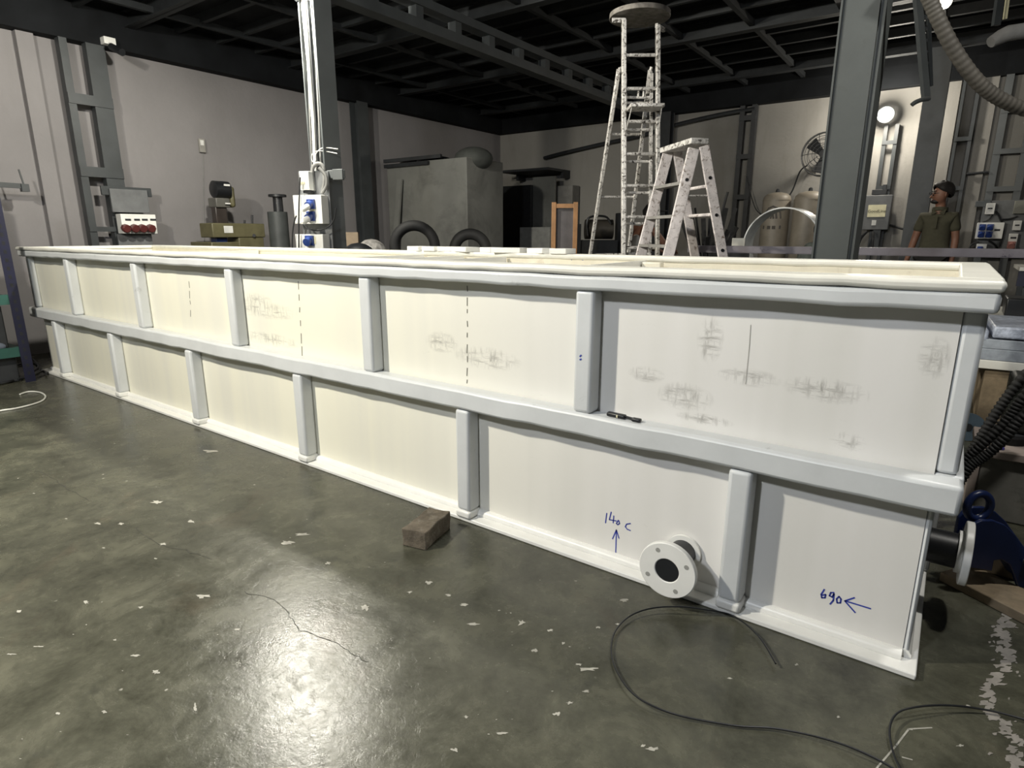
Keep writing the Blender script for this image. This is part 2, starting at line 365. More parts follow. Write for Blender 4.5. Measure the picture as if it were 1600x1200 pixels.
# ---- open-web truss girder carried by the cable column
tr = thing('truss_girder', 'long open-web steel girder under the ceiling running from cable column to back wall', 'girder', (-4.33, 6.4, 3.02))
MB().box((-4.40, 3.28, 3.02), (-4.26, YB-.16, 3.11)).build('bottom_chord', MSTEEL, tr)
MB().box((-4.40, 3.28, 3.22), (-4.26, YB-.16, 3.295)).build('top_chord', MSTEEL, tr)
yy = 3.36
while yy < 9.7:
    MB().box((-4.38, yy, 3.11), (-4.28, yy+.09, 3.22)).build('web_post', MSTEEL, tr); yy += 0.54
# ---- columns
def hcol(name, label, x, y, w, d, z1, mat, flange_x=True, t=0.012):
    th = thing(name, label, 'column', (x, y, 0))
    if flange_x:
        for s in (-1, 1): MB().box((x+s*w/2-t/2, y-d/2, 0), (x+s*w/2+t/2, y+d/2, z1)).build('flange', mat, th)
        MB().box((x-w/2+t/2, y-t/2, 0), (x+w/2-t/2, y+t/2, z1)).build('web', mat, th)
    else:
        for s in (-1, 1): MB().box((x-w/2, y+s*d/2-t/2, 0), (x+w/2, y+s*d/2+t/2, z1)).build('flange', mat, th)
        MB().box((x-t/2, y-d/2+t/2, 0), (x+t/2, y+d/2-t/2, z1)).build('web', mat, th)
    MB().box((x-w/2-.06, y-d/2-.06, 0), (x+w/2+.06, y+d/2+.06, .015)).build('base_plate', mat, th)
    return th
hcol('steel_column', 'grey steel H column carrying white conduits and socket boxes behind the tank', -4.38, 3.40, .18, .17, 3.02, MSTEELB)
hcol('steel_column', 'broad grey steel column rising behind the near right end of the tank', -.475, 3.33, .165, .17, 3.30, MCOLD, False)
bc_ = bpy.data.objects['steel_column.001']
for s in (-1, 1):
    MB().box((-.475+s*.0845-.004, 3.228, 0), (-.475+s*.0845+.004, 3.415, 3.30)).build('edge_lip', MCOLD, bc_)
MB().box((-.475-.064, 3.222, 0), (-.475+.064, 3.239, 3.30)).build('cover_strip', MCOLD, bc_)
hcol('steel_column', 'dark steel column against the left wall beside the grey cabin', -7.40, 6.40, .16, .20, 3.07, MSTEEL)
hcol('steel_column', 'dark steel column at the back wall behind the tall ladder', -4.05, 9.78, .22, .16, 3.07, MDARK, False)
p = PY(1424, 390, 9.2)
hcol('steel_column', 'slender grey column beside the man in the olive polo shirt', p.x, 9.2, .23, .18, 3.30, MSTEEL, False)
# lattice wall columns: two channels joined by battens
def lattice(label, chans, battens, plane, ang, z1, mat, depth=.10, zoff=0.0):
    """chans: pixel (x0,x1,y) of each channel on the wall plane, battens: pixel (y0,y1)"""
    u, n = frame(ang); p0 = Vector(plane); ps = []
    for x0, x1, yy in chans:
        a = PV(x0, yy, p0, n); b = PV(x1, yy, p0, n); ps.append((a.dot(u), b.dot(u)))
    base = p0 + u*((ps[0][0]+ps[-1][1])/2 - p0.dot(u)); base.z = 0
    th = thing('lattice_column', label, 'column', base)
    for a, b in ps:
        c = p0 + u*((a+b)/2 - p0.dot(u)); c.z = z1/2
        MB().obox(c - n*(depth/2), u*abs(b-a)/2, n*(depth/2), UPV*z1/2).build('channel', mat, th)
    for zc, hh in battens:
        c = base.copy(); c.z = zc
        MB().obox(c + n*.006, u*(abs(ps[-1][1]-ps[0][0])/2), n*.006, UPV*hh/2).build('batten_plate', mat, th)
    return th
XP = (-7.38, 0, 0)
def zx(px, py, X=-7.38): return PX(px, py, X).z
lattice('dark two-channel wall column with batten plates above the red socket box', [(114, 126, 200), (154, 182, 200)],
        [(zx(140, 157), .10), (zx(165, 270), .10), (zx(150, 358), .05)], XP, 90, 3.07, MSTEEL)
def zy(px, py, Y=9.93): return PY(px, py, Y).z
YP = (0, 9.93, 0)
lattice('dark two-channel column on back wall left of the wall fan', [(1149, 1156, 260), (1167, 1174, 260)],
        [(zy(1160, 185), .07), (zy(1158, 245), .07), (zy(1152, 308), .07)], YP, 0, 3.07, MDARK)
lattice('narrow two-channel column under the lit wall lamp', [(1373, 1379, 260), (1390, 1396, 260)],
        [(zy(1385, 223), .05), (zy(1378, 293), .05)], YP, 0, 2.62, MSTEEL)
lattice('thin two-channel column on back wall behind the man in the olive polo', [(1490, 1495, 220), (1512, 1518, 220)],
        [(zy(1505, 217), .05), (zy(1495, 294), .05)], YP, 0, 3.07, MSTEEL, .08)
lattice('wide two-channel steel frame above the right-hand socket board', [(1552, 1564, 235), (1596, 1608, 235)],
        [(zy(1580, 172), .06), (zy(1575, 236), .06), (zy(1570, 295), .06)], YP, 0, 3.07, MSTEELB, .08)
# wall pilasters (plain plastered)
a = PX(57, 200, XL+.06); b = PX(92, 200, XL+.06)
struct(MB().box((XL, 2.36, 0), (XL+.07, 2.50, 3.07)).build('trim_3', MWL))
a = PY(1455, 250, 10.0); b = PY(1483, 250, 10.0)
struct(MB().box((a.x, 9.98, 0), (b.x, YB, 3.07)).build('trim_4', MWB))
a = PY(1522, 220, 10.0); b = PY(1545, 220, 10.0)
struct(MB().box((a.x, 9.97, 0), (b.x, YB, 3.07)).build('trim_5', MWB))

# ================================================================== TANK
X0, X1 = -6.47, 0.035          # body ends
YF, YR = 1.87, 2.86          # body front sheet / rear sheet
YO, YRO = 1.80, 2.93         # rib faces
tank = thing('plastic_tank', 'very long cream plastic tank with grey-white ribs and rails standing on the concrete', 'tank', ((X0+X1)/2, (YO+YRO)/2, 0))
UP = [-5.55, -4.40, -3.24, -2.12, -1.0]; LP = [-6.03, -4.94, -3.80, -2.68, -1.557, -.44]
def bays(ps): xs = [X0] + ps + [X1]; return list(zip(xs, xs[1:]))
for (a, b) in bays(UP): MB().box((a, YF, .54), (b, YF+.014, 1.08)).build('side_panel', MPAN, tank)
for (a, b) in bays(LP): MB().box((a, YF, .018), (b, YF+.014, .54)).build('side_panel', MPAN, tank)
for s in (X0, X1-.014): MB().box((s, YF+.014, .018), (s+.014, YR, 1.08)).build('end_panel', MPAN, tank)
MB().box((X0, YR, .018), (X1, YR+.014, 1.08)).build('rear_panel', MINNER, tank)
MB().box((X0-.07, YO, 0), (X1+.04, YRO, .018)).build('base_plate', MWHITE, tank, bevel=.004)
MB().tube([(X0, YF-.004, .024), (X1, YF-.004, .024)], .020, 10).build('weld_bead', MWHITE, tank)
MB().tube([(X1+.004, YF, .024), (X1+.004, YR, .024)], .020, 10).build('weld_bead', MWHITE, tank)
# wavy rails: subdivided bars with a little hand-welded unevenness
def rail(name, z0, z1, y0, y1, x0, x1, mat, amp=.003, bev=.012, n=60):
    mb = MB(); prev = None; rows = []
    for i in range(n+1):
        x = x0 + (x1-x0)*i/n; e = 0 if i in (0, n) else 1
        dy = amp*e*random.uniform(-1, 1); dz = amp*e*random.uniform(-1, 1)
        rows.append([(x, y0+dy, z0+dz), (x, y1, z0), (x, y1, z1), (x, y0+dy, z1+dz*.6)])
    vs_ = [q for r_ in rows for q in r_]; fs_ = []
    for i in range(n):
        for k in range(4): fs_.append((4*i+k, 4*i+(k+1) % 4, 4*i+4+(k+1) % 4, 4*i+4+k))
    fs_.append((0, 3, 2, 1)[::-1]); fs_.append(tuple(4*n+k for k in range(4))[::-1])
    mb.add(vs_, [q[::-1] for q in fs_])
    return mb.build(name, mat, tank, bevel=bev)
rail('top_rail', 1.018, 1.068, YO-.012, YF, X0-.06, X1+.065, MRAIL)
rail('middle_rail', .500, .584, YO-.008, YF, X0-.06, X1+.065, MRAIL)
rail('rim', 1.068, 1.096, YO-.018, YF+.025, X0-.07, X1+.07, MRIM, .0025, .010)
rail('rear_rim', 1.068, 1.096, YR-.012, YRO+.02, X0-.07, X1+.07, MRIM, .002, .010)
rail('rear_top_rail', 1.018, 1.068, YR+.014, YRO, X0-.06, X1+.065, MRAIL)
rail('rear_middle_rail', .500, .584, YR+.014, YRO, X0-.06, X1+.065, MRAIL)
for nm, z0, z1, xa, xb in (('end_top_rail', 1.018, 1.068, X1, X1+.065), ('end_middle_rail', .50, .584, X1, X1+.065), ('end_top_rail', 1.018, 1.068, X0-.06, X0), ('end_middle_rail', .50, .584, X0-.06, X0)):
    MB().box((xa, YF, z0), (xb, YR+.014, z1)).build(nm, MRAIL, tank, bevel=.006)
MB().box((X1-.02, YF+.025, 1.068), (X1+.07, YR-.012, 1.096)).build('end_rim', MRIM, tank, bevel=.006)
MB().box((X0-.07, YF+.025, 1.068), (X0+.03, YR-.012, 1.096)).build('end_rim', MRIM, tank, bevel=.006)
for x in UP: MB().box((x-.036, YO, .584), (x+.036, YF, 1.018)).build('post', MRAIL, tank, bevel=.014, seg=3)
for x in LP:
    po = MB().box((x-.036, YO-.004, .05), (x+.036, YF, .50)).build('post', MRAIL, tank, bevel=.014, seg=3)
    MB().box((x-.039, YO-.010, .018), (x+.039, YF, .052)).build('post_foot', MWHITE, po, bevel=.010, seg=3)
MB().box((X0-.002, YO+.02, .584), (X0+.05, YF, 1.018)).build('post', MRAIL, tank, bevel=.012)
for yy in (1.906, 2.42, 2.80):
    MB().box((X1, yy-.035, .584), (X1+.05, yy+.035, 1.018)).build('end_post', MRAIL, tank, bevel=.012)
MB().box((X1, YF, .018), (X1+.016, YF+.07, .50)).build('end_post', MRAIL, tank, bevel=.008)
for yy in (2.48, 2.75):
    MB().box((X1, yy-.035, .018), (X1+.045, yy+.035, .50)).build('end_post', MRAIL, tank, bevel=.012)
# inner ledge, baffles
MB().box((X0+.02, YR-.05, .985), (X1-.02, YR, 1.00)).build('inner_ledge', MINNER, tank)
for x in (-1.24, -2.10, -2.42, -2.75, -4.6):
    MB().box((x-.008, YF+.03, .018), (x+.008, YR-.02, 1.075)).build('baffle', MWHITE, tank)
MB().box((-1.225, YR-.10, .60), (-1.13, YR-.05, 1.07)).build('baffle_post', MINNER, tank, bevel=.006)
# front outlet
fc = PY(1070, 870, YF); fc.z = .14; fc.x = -.617
pf = thing('x', 'x', 'x', (0, 0, 0)); bpy.data.objects.remove(pf)
ou = MB().cyl((fc.x, YF+.012, fc.z), (fc.x, YF-.145, fc.z), .044, 28).build('outlet_pipe', MBLACK, tank)
MB().ring((fc.x, YF-.004, fc.z), (fc.x, YF-.014, fc.z), .06, .043).build('weld_collar', MWHITE, ou)
fg = MB().ring((fc.x, YF-.140, fc.z), (fc.x, YF-.160, fc.z), .096, .040, 48).build('outlet_flange', MWHITE, tank, bevel=.003)
MB().cyl((fc.x, YF-.146, fc.z), (fc.x, YF-.157, fc.z), .0405, 28).build('pipe_bore', MBLACK, fg)
for k in range(4):
    a = math.radians(28 + 90*k)
    MB().cyl((fc.x+.072*math.cos(a), YF-.155, fc.z+.072*math.sin(a)), (fc.x+.072*math.cos(a), YF-.1606, fc.z+.072*math.sin(a)), .008, 14).build('bolt_hole', M('bolt_hole_shadow', (.30, .30, .28), .8), fg)
# end outlet
ec = Vector((0, 2.20, .235))
ep = MB().cyl((X1-.01, ec.y, ec.z), (.150, ec.y, ec.z), .055, 28).build('outlet_pipe', MBLACK, tank)
eg = MB().ring((.145, ec.y, ec.z), (.166, ec.y, ec.z), .100, .050, 48).build('outlet_flange', MWHITE, tank, bevel=.003)
MB().ring((.132, ec.y, ec.z), (.146, ec.y, ec.z), .066, .054, 40).build('flange_hub', MWHITE, eg)
MB().ring((X1+.012, ec.y, ec.z), (X1+.002, ec.y, ec.z), .075, .054, 32).build('weld_collar', MWHITE, ep)
# hand-written marks on the sheet
def ink(name, polys, mat, w, Y=YF):
    mb = MB()
    for pl in polys: mb.ribbon([PY(x, y, Y-.0008) for x, y in pl], w, (0, -1, 0))
    return mb.build(name, mat, tank)
ink('handwriting', [[(948,802),(946,817)], [(955,800),(952,812),(963,814)], [(959,806),(958,817)],
                    [(966,813),(963,818),(965,820),(968,818),(967,814),(966,813)], [(985,818),(979,819),(977,823),(980,827),(985,829)],
                    [(962,863),(963,829)], [(957,842),(963,828),(967,841)]], MINK, .0042)['label'] = 'blue handwritten 140 C with an arrow pointing up'
ink('handwriting', [[(1288,921),(1283,929),(1284,934),(1289,934),(1290,929),(1284,930)],
                    [(1303,926),(1298,926),(1296,931),(1300,933),(1303,928),(1302,938),(1297,944)],
                    [(1311,932),(1307,936),(1308,942),(1313,942),(1314,936),(1311,932)],
                    [(1360,951),(1321,939)], [(1335,934),(1320,939),(1336,957)]], MINK, .0045)['label'] = 'blue handwritten 690 with an arrow pointing left'
mb = MB()
for pl in ([(888,396),(889,400),(894,400)], [(894,396),(893,404)], [(897,401),(899,401)], [(901,401),(903,401)], [(921,400),(906,402)], [(911,399),(906,402),(911,404)]):
    mb.ribbon([PY(x, y+2, YR-.001) for x, y in pl], .006, (0, -1, 0))
mb.build('handwriting', MINK, tank)['label'] = 'blue handwriting on the inner rear sheet'
ink('pen_mark', [[(908,555),(906,557)], [(908,561),(906,562)]], MINK, .005, YO-.0005)
def dashes(px, y0, y1, n, lean=0.0):
    out = []; y = y0; st = (y1-y0)/n
    for k in range(n):
        L = st*random.uniform(.25, .75); out.append([(px+lean*(y-y0), y), (px+lean*(y+L-y0)+random.uniform(-.6, .6), y+L)]); y += st
    return out
ink('cut_line', dashes(295, 440, 500, 4, .06), MSCUFF, .006)
ink('cut_line', dashes(466, 440, 562, 6, .055), MSCUFF, .006)
ink('cut_line', dashes(730, 447, 612, 9, 0), MSCUFF, .005)
ink('cut_line', [[(1173, 508), (1171, 540), (1165, 600)]], M('thin_scuff', (.38, .37, .34), .8), .0025)

# white plastic blocks lying on the rear rim
for k, (x0, x1) in enumerate(((640, 666), (668, 689), (690, 711), (713, 744), (755, 773), (776, 818), (827, 860), (866, 894))):
    a = PY(x0, 387, 2.90); b = PY(x1, 387, 2.90)
    bl = MB().obox(((a.x+b.x)/2, 2.915 - .02*(k % 2), 1.096+.014), Vector(((b.x-a.x)/2*.92, .02*((k % 3)-1), 0)), Vector((-.01*((k % 3)-1), .055, 0)), UPV*.014).build('plastic_offcut', MWHITE, bevel=.003)
    tag(bl, ['leftmost white plastic offcut lying on the rear rim of the tank', 'second white plastic offcut from the left on the tank rear rim', 'third white plastic offcut from the left on the tank rear rim',
             'fourth white plastic offcut from the left on the tank rear rim', 'small fifth white plastic offcut from the left on the tank rear rim', 'longest white plastic offcut on the tank rear rim',
             'second white plastic offcut from the right on the tank rear rim', 'rightmost white plastic offcut lying on the rear rim of the tank'][k], 'offcut', 'white offcuts along the rear rim')

# utility knife on the middle rail
a = PZ(937, 655, .585); b = PZ(970, 659, .585); c = PZ(999, 661, .585)
kn = thing('folding_knife', 'black folding knife lying on the middle rail of the tank', 'knife', (b.x, 1.83, .584))
yk = 1.828
MB().obox(((a.x+b.x)/2, yk, .592), Vector(((b.x-a.x)/2, -.002, 0)), Vector((0, .011, 0)), UPV*.0075).build('handle', MBLACK, kn, bevel=.005)
MB().obox(((b.x+c.x)/2+.012, yk-.004, .590), Vector(((c.x-b.x)/2-.012, 0, 0)), Vector((0, .010, 0)), UPV*.006).build('lock_end', MBLACK, kn, bevel=.004)
MB().bar((b.x-.005, yk, .592), (b.x+.03, yk-.004, .590), .008, .008).build('neck', MDARK, kn)
MB().box(((a.x+b.x)/2+.005, yk-.0135, .588), ((a.x+b.x)/2+.010, yk-.0105, .597)).build('rivet', MYEL, kn)

# ================================================================== FLOOR THINGS
# brick
c = PZ(668, 838); u = (PZ(703, 812) - PZ(659, 851)).normalized(); w = Vector((-u.y, u.x, 0))
mb = MB(); n_ = 5; P = {}
for i in range(n_+1):
    for j in range(4):
        for k in range(4):
            j_ = Vector((random.uniform(-1,1), random.uniform(-1,1), random.uniform(-1,1) if k else 0))*.0035
            P[i,j,k] = c + u*(i/n_-.5)*.205 + w*(j/3-.5)*.105 + UPV*(k/3*.075) + j_
idx = {}; vs_ = []
for key, v in P.items(): idx[key] = len(vs_); vs_.append(v)
fs_ = []
for i in range(n_):
    for j in range(3): fs_ += [(idx[i,j,3], idx[i+1,j,3], idx[i+1,j+1,3], idx[i,j+1,3]), (idx[i,j,0], idx[i,j+1,0], idx[i+1,j+1,0], idx[i+1,j,0])]
    for k in range(3): fs_ += [(idx[i,0,k], idx[i+1,0,k], idx[i+1,0,k+1], idx[i,0,k+1]), (idx[i,3,k], idx[i,3,k+1], idx[i+1,3,k+1], idx[i+1,3,k])]
for j in range(3):
    for k in range(3): fs_ += [(idx[0,j,k], idx[0,j,k+1], idx[0,j+1,k+1], idx[0,j+1,k]), (idx[n_,j,k], idx[n_,j+1,k], idx[n_,j+1,k+1], idx[n_,j,k+1])]
mb.add(vs_, fs_); tag(mb.build('brick', MBRICK, bevel=.004), 'chipped brown brick lying on the floor in front of the tank', 'brick')
# cables
def smooth(pts, k=6):
    out = []; n = len(pts)
    for i in range(n-1):
        p0 = pts[max(i-1, 0)]; p1 = pts[i]; p2 = pts[i+1]; p3 = pts[min(i+2, n-1)]
        for j in range(k):
            t = j/k; out.append(0.5*((2*p1) + (p2-p0)*t + (2*p0-5*p1+4*p2-p3)*t*t + (3*p1-p0-3*p2+p3)*t*t*t))
    return out + [pts[-1]]
bc = [(1212,1037),(1190,1000),(1165,975),(1140,960),(1105,953),(1065,948),(1020,950),(985,962),(962,985),(955,1015),(962,1045),(985,1080),(1020,1103),(1070,1120),(1150,1134),(1210,1138),(1280,1152),(1340,1172),(1395,1200),(1425,1228),(1430,1240),(1418,1222),(1397,1180),(1390,1140),(1401,1115),(1430,1105),(1480,1102),(1540,1109),(1600,1124),(1660,1145)]
zz = [.012, .01, .006, .005, .02, .028, .02, .012, .008, .006, .008, .012, .014, .006, .004, .005, .008, .01, .006, .004, .004, .004, .006, .012, .02, .025, .02, .01, .006, .004]
tag(MB().tube(smooth([PZ(x, y, z+.003) for (x, y), z in zip(bc, zz)]), .0026, 8).build('floor_cable', MBLACK), 'thin black cable looping over the floor in front of the tank', 'cable')
wc = [(-40,652),(0,642),(25,638),(50,632),(66,626),(71,619),(62,613),(45,612),(31,616)]
tag(MB().tube(smooth([PZ(x, y, .007) for x, y in wc]), .006, 8).build('floor_cable', MWCABLE), 'white cable end curling on the floor at far left', 'cable')
for k, pts in enumerate([[(-20,580),(20,572),(50,566),(62,578),(40,588),(5,590),(-20,594)], [(-20,602),(15,596),(45,584),(60,572),(50,560)], [(-10,588),(30,592),(66,580),(72,584)]]):
    tag(MB().tube(smooth([PZ(x, y, .012+.006*k) for x, y in pts]), .009, 8).build('floor_cable', MBLACK),
        ['black cable coil lying highest under the teal rack foot', 'longest black cable trailing out from under the teal rack', 'short black cable end touching the tank corner by the teal rack'][k], 'cable', 'black cables under the rack')
# paint flecks: thin irregular flakes and bleached crack
mb = MB()
def flake(px, py, rx, ry, mbx, n=9, z=.0008):
    c = PZ(px, py, z); sx = (PZ(px+rx, py, z)-c); sy = (PZ(px, py-ry, z)-c); ps = []
    for k in range(n):
        a = 2*math.pi*k/n; r = random.uniform(.3, 1.1); ps.append(c + sx*math.cos(a)*r + sy*math.sin(a)*r)
    mbx.add(ps, [tuple(range(n))])
for q in [(571,949,9,7),(243,1050,8,5),(920,1045,22,6),(905,1038,10,3),(915,1080,8,3),(890,1098,8,4),(870,1115,8,5),(785,1145,12,4),(728,1120,5,3),(740,975,12,3),(815,973,10,7),(835,1016,6,4),
          (300,815,8,4),(190,818,7,3),(152,818,7,3),(255,850,8,3),(135,941,7,4),(30,955,7,3),(220,949,6,3),(315,931,16,5),(370,984,9,3),(212,1024,10,3),(90,1115,5,3),(163,1112,5,4),(305,1105,4,9),
          (245,785,12,5),(330,705,16,4),(450,848,14,5),(470,835,18,4),(513,880,6,3),(640,925,6,3),(725,945,9,3),(935,980,6,3),(965,975,5,2),(1020,1170,14,5),(1005,1165,6,3),(710,1172,8,5),(975,938,9,4),
          (180,1000,4,2),(60,1010,10,2),(15,1022,12,2),(1245,1038,4,3),(1500,1165,8,3),(1310,1120,4,3),(670,910,7,4),(700,930,6,3),(860,985,6,3),(880,1005,4,3),(1140,1060,6,2),(545,985,5,2)]:
    flake(q[0], q[1], q[2]*.9, q[3]*.8, mb, 14)
for k in range(70):
    flake(random.uniform(0, 950), random.uniform(700, 1190), random.uniform(1.0, 3.2), random.uniform(.4, 1.2), mb, 6)
o = mb.build('paint_fleck_scatter', MFLECK, fl); o['kind'] = 'stuff'
mb = MB()
y = 950
while y < 1260:
    xw = 1570 + 14*math.sin(y*.05) + 16*math.sin(y*.021+1); flake(xw + random.uniform(-10, 10), y, random.uniform(6, 15), random.uniform(3, 8), mb, 9, .0010 + random.uniform(0, .0002)); y += 3.2
for k in range(30): flake(random.uniform(1545, 1640), random.uniform(950, 1200), random.uniform(2, 6), random.uniform(1, 3), mb, 7, .0014)
o = mb.build('bleached_crack', MBLEACH, fl); o['kind'] = 'stuff'
mb = MB()
for pl in ([(1425,1100-5+45),(1419,1139),(1456,1137)], [(1420,1139),(1400,1165),(1370,1200)], [(1410,1183),(1425,1187)]): mb.ribbon([PZ(x, y, .0009) for x, y in pl], .004, (0, 0, 1))
mb.build('scratch_line', MFLECK, fl)
mbd = MB()
for pl in ([(380,925),(420,935),(450,958),(470,985),(520,1000),(550,1020),(575,1035)], [(210,825),(250,850),(290,860),(330,875)], [(40,735),(70,740),(100,760),(140,782)], [(0,690),(15,690),(25,682)]):
    s_ = smooth([PZ(x, y, .0006) for x, y in pl], 5)
    mbd.ribbon([v + Vector((random.uniform(-.006,.006), random.uniform(-.006,.006), 0)) for v in s_], .0022, (0, 0, 1))
mbd.build('floor_crack', M('crack_fill', (.03, .03, .026), .9), fl)

# ================================================================== RIGHT-HAND CLUTTER
# timbers under the clamp
def plank(label, a, b, w, h, z, mat, name='timber'):
    a = Vector(a); b = Vector(b); a.z = b.z = z+h/2
    t = (b-a).normalized(); s = Vector((-t.y, t.x, 0))
    return tag(MB().obox((a+b)/2, (b-a)/2, s*w/2, UPV*h/2).build(name, mat, bevel=.004), label, 'timber')
plank('flat dirty timber on the floor nearest the tank end outlet', PZ(1490, 900), PZ(1660, 985), .16, .035, 0, MWOOD)
plank('raised squared timber resting across behind the flat one', PZ(1470, 868), PZ(1670, 925), .07, .075, 0, MWOOD)
# lifting clamp: two side plates, jaw, lifting eye
c0 = PZ(1545, 890, .09) + NH*.02; ncl = frame(math.degrees(math.atan2(.586, .81)))[1]; ncl = -NH
def CL(px, py, off=0): return PV(px, py, c0, NH) - NH*off
cl = thing('lifting_clamp', 'navy blue steel plate lifting clamp leaning against the grey block', 'clamp', (c0.x, c0.y, .075))
outl = [(1500,822),(1508,813),(1522,806),(1540,806),(1558,813),(1574,828),(1590,850),(1606,872),(1612,900),(1604,915),(1578,908),(1572,890),(1565,874),(1552,866),(1541,868),(1538,884),(1500,878),(1494,850)]
for off, nm in ((.035, 'side_plate'), (-.045, 'side_plate')):
    MB().prism([CL(x + (0 if off > 0 else 14), y - (0 if off > 0 else 4), off) for x, y in outl], NH*.014).build(nm, MNAVY, cl, bevel=.003)
MB().prism([CL(x, y, .02) for x, y in [(1512,830),(1540,815),(1566,834),(1590,868),(1582,898),(1560,862),(1520,858)]], NH*.05).build('jaw_cam', MNAVY, cl, bevel=.004)
ring_c = CL(1529, 791, 0); rr = (CL(1552, 791) - CL(1506, 791)).length/2
uu = (CL(1552, 791)-CL(1506, 791)).normalized()
MB().tube([ring_c + uu*math.cos(a)*rr*.78 + UPV*math.sin(a)*rr*.92 for a in [2*math.pi*k/24 for k in range(24)]], .013, 10, closed=True).build('lifting_eye', MNAVY, cl)
MB().cyl(CL(1590, 868, .045), CL(1590, 868, -.06), .012, 14).build('pivot_bolt', MSTEELB, cl)
# grey block with timber cap, and motor on it
pb = Vector((.2, 3.15, 0))
a = PY(1517, 800, 3.15); b = PY(1640, 715, 3.15)
blk = thing('concrete_block', 'grey block with pale timber edge standing behind the blue clamp', 'block', ((a.x+b.x)/2, 3.3, 0))
zt = PY(1560, 716, 3.15).z
MB().box((a.x, 3.15, 0), (b.x, 3.5, zt)).build('body', MCONC, blk, bevel=.008)
MB().box((a.x-.03, 3.13, zt), (b.x, 3.5, zt+.035)).build('timber_cap', M('pale_timber', (.36, .30, .27), .8), blk, bevel=.004)
MB().box((a.x-.035, 3.14, .05), (a.x-.002, 3.24, zt)).build('timber_upright', M('pale_timber', (.36, .30, .27), .8), blk, bevel=.004)
zm = zt+.035; xm = PY(1562, 700, 3.25).x
mo = thing('electric_motor', 'dark motor unit with base ring standing on the grey block', 'motor', (xm+.05, 3.32, zm))
MB().lathe((xm+.02, 3.32, zm), [(.075, 0), (.075, .03), (.09, .035), (.09, .05), (.07, .055)]).build('base_ring', MDARK, mo)
MB().box((xm+.0, 3.25, zm+.055), (xm+.32, 3.44, zm+.30)).build('housing', M('dark_green_motor', (.02, .024, .02), .5), mo, bevel=.015)
MB().box((xm+.08, 3.24, zm+.30), (xm+.32, 3.44, zm+.42)).build('housing_top', M('dark_green_motor', (.02, .024, .02), .5), mo, bevel=.01)
tag(MB().lathe((PZ(1560, 724, zm).x+.01, 3.17, zm), [(.018, 0), (.02, .004), (.016, .012)]).build('bottle_cap', M('violet_cap', (.06, .05, .25), .4)), 'small violet bottle cap lying on the grey block edge', 'cap')
# corrugated hoses
for k, pts in enumerate([[(1640,545,3.1),(1590,600,3.1),(1560,640,3.08),(1535,680,3.05),(1515,712,3.03),(1500,745,3.0)], [(1650,570,2.99),(1600,620,2.99),(1575,655,2.98),(1540,690,2.97),(1510,718,2.97),(1490,745,2.96)], [(1650,622,2.92),(1600,650,2.92),(1570,685,2.91),(1540,712,2.91),(1515,730,2.90),(1495,760,2.89)]]):
    s_ = smooth([PY(*q) for q in pts], 26)
    tag(MB().tube(s_, [.017 + (.0035 if (i//2) % 2 else 0) for i in range(len(s_))], 10).build('corrugated_hose', MRUB),
        ['thickest looking black corrugated hose, highest of three beside the tank end', 'middle black corrugated hose beside the tank end', 'lowest black corrugated hose beside the tank end'][k], 'hose', 'corrugated hoses beside the tank end')
# stacked boards on the floor further back
def slabthing(name, label, cat, px0, py0, px1, py1, p0, ang, thick, mat, bev=.004, group=None):
    mb = MB(); slab(mb, px0, py0, px1, py1, p0, ang, thick); return tag(mb.build(name, mat, bevel=bev), label, cat, group)
pz_ = (0, 4.7, 0)
slabthing('bottom_board', 'cream edged board at the bottom of the board stack at right', 'board', 1480, 566, 1680, 580, (0, 4.7, 0), 2, .7, MRIM)
slabthing('silver_board', 'lower silvery board in the stack behind the tank end', 'board', 1484, 548, 1680, 566, (0, 4.7, 0), 2, .7, MPLANK)
slabthing('silver_board', 'upper silvery board in the stack behind the tank end', 'board', 1488, 533, 1680, 548, (0, 4.7, 0), 2, .7, MPLANK)
slabthing('wrapped_bundle', 'pale blue film-wrapped bundle on top of the board stack', 'bundle', 1490, 514, 1545, 533, (0, 4.7, 0), 2, .7, M('pale_film', (.42, .46, .55), .3, var=.35, scale=25, bmp=.6, bscale=30), .012)
slabthing('wrapped_bundle', 'larger pale film-wrapped bundle at the right edge of the board stack', 'bundle', 1551, 514, 1680, 533, (0, 4.7, 0), 2, .7, M('pale_film', (.42, .46, .55), .3, var=.35, scale=25, bmp=.6, bscale=30), .012)
z0 = PY(1560, 580, 4.7).z
if z0 > .02:
    for i, x in enumerate((.25, .95)):
        tag(MB().box((x, 4.75, 0), (x+.12, 5.6, z0-.002)).build('bearer_block', MWOOD), ['left timber bearer under the board stack at right', 'right timber bearer under the board stack at right'][i], 'timber')
# trestle table with maroon frame, black case and boards
tb = thing('work_table', 'maroon-framed work table with white top behind the tank end', 'table', (.75, 5.7, 0))
a = PY(1490, 512, 5.5); b = PY(1700, 500, 5.5); ztb = PY(1560, 500, 5.5).z
MB().box((a.x, 5.5, ztb-.07), (b.x, 5.58, ztb)).build('front_rail', MMAROON, tb)
MB().box((a.x-.2, 5.48, ztb), (b.x, 6.3, ztb+.025)).build('table_top', MRIM, tb, bevel=.004)
for x in (a.x+.02, b.x-.1):
    for y in (5.52, 6.2): MB().box((x, y, 0), (x+.05, y+.05, ztb-.07)).build('leg', MMAROON, tb)
MB().box((a.x, 6.2, ztb-.07), (b.x, 6.28, ztb)).build('rear_rail', MMAROON, tb)
mb = MB(); cc, w_, h_, u_, n_ = face_rect(1570, 470, 1680, 499, (0, 5.55, 0), 0)
tag(MB().box((cc.x-w_/2, 5.55, ztb+.025), (cc.x+w_/2, 5.85, ztb+.025+h_)).build('tool_case', MBLACK, bevel=.01), 'black case on the white table behind the tank end', 'case')
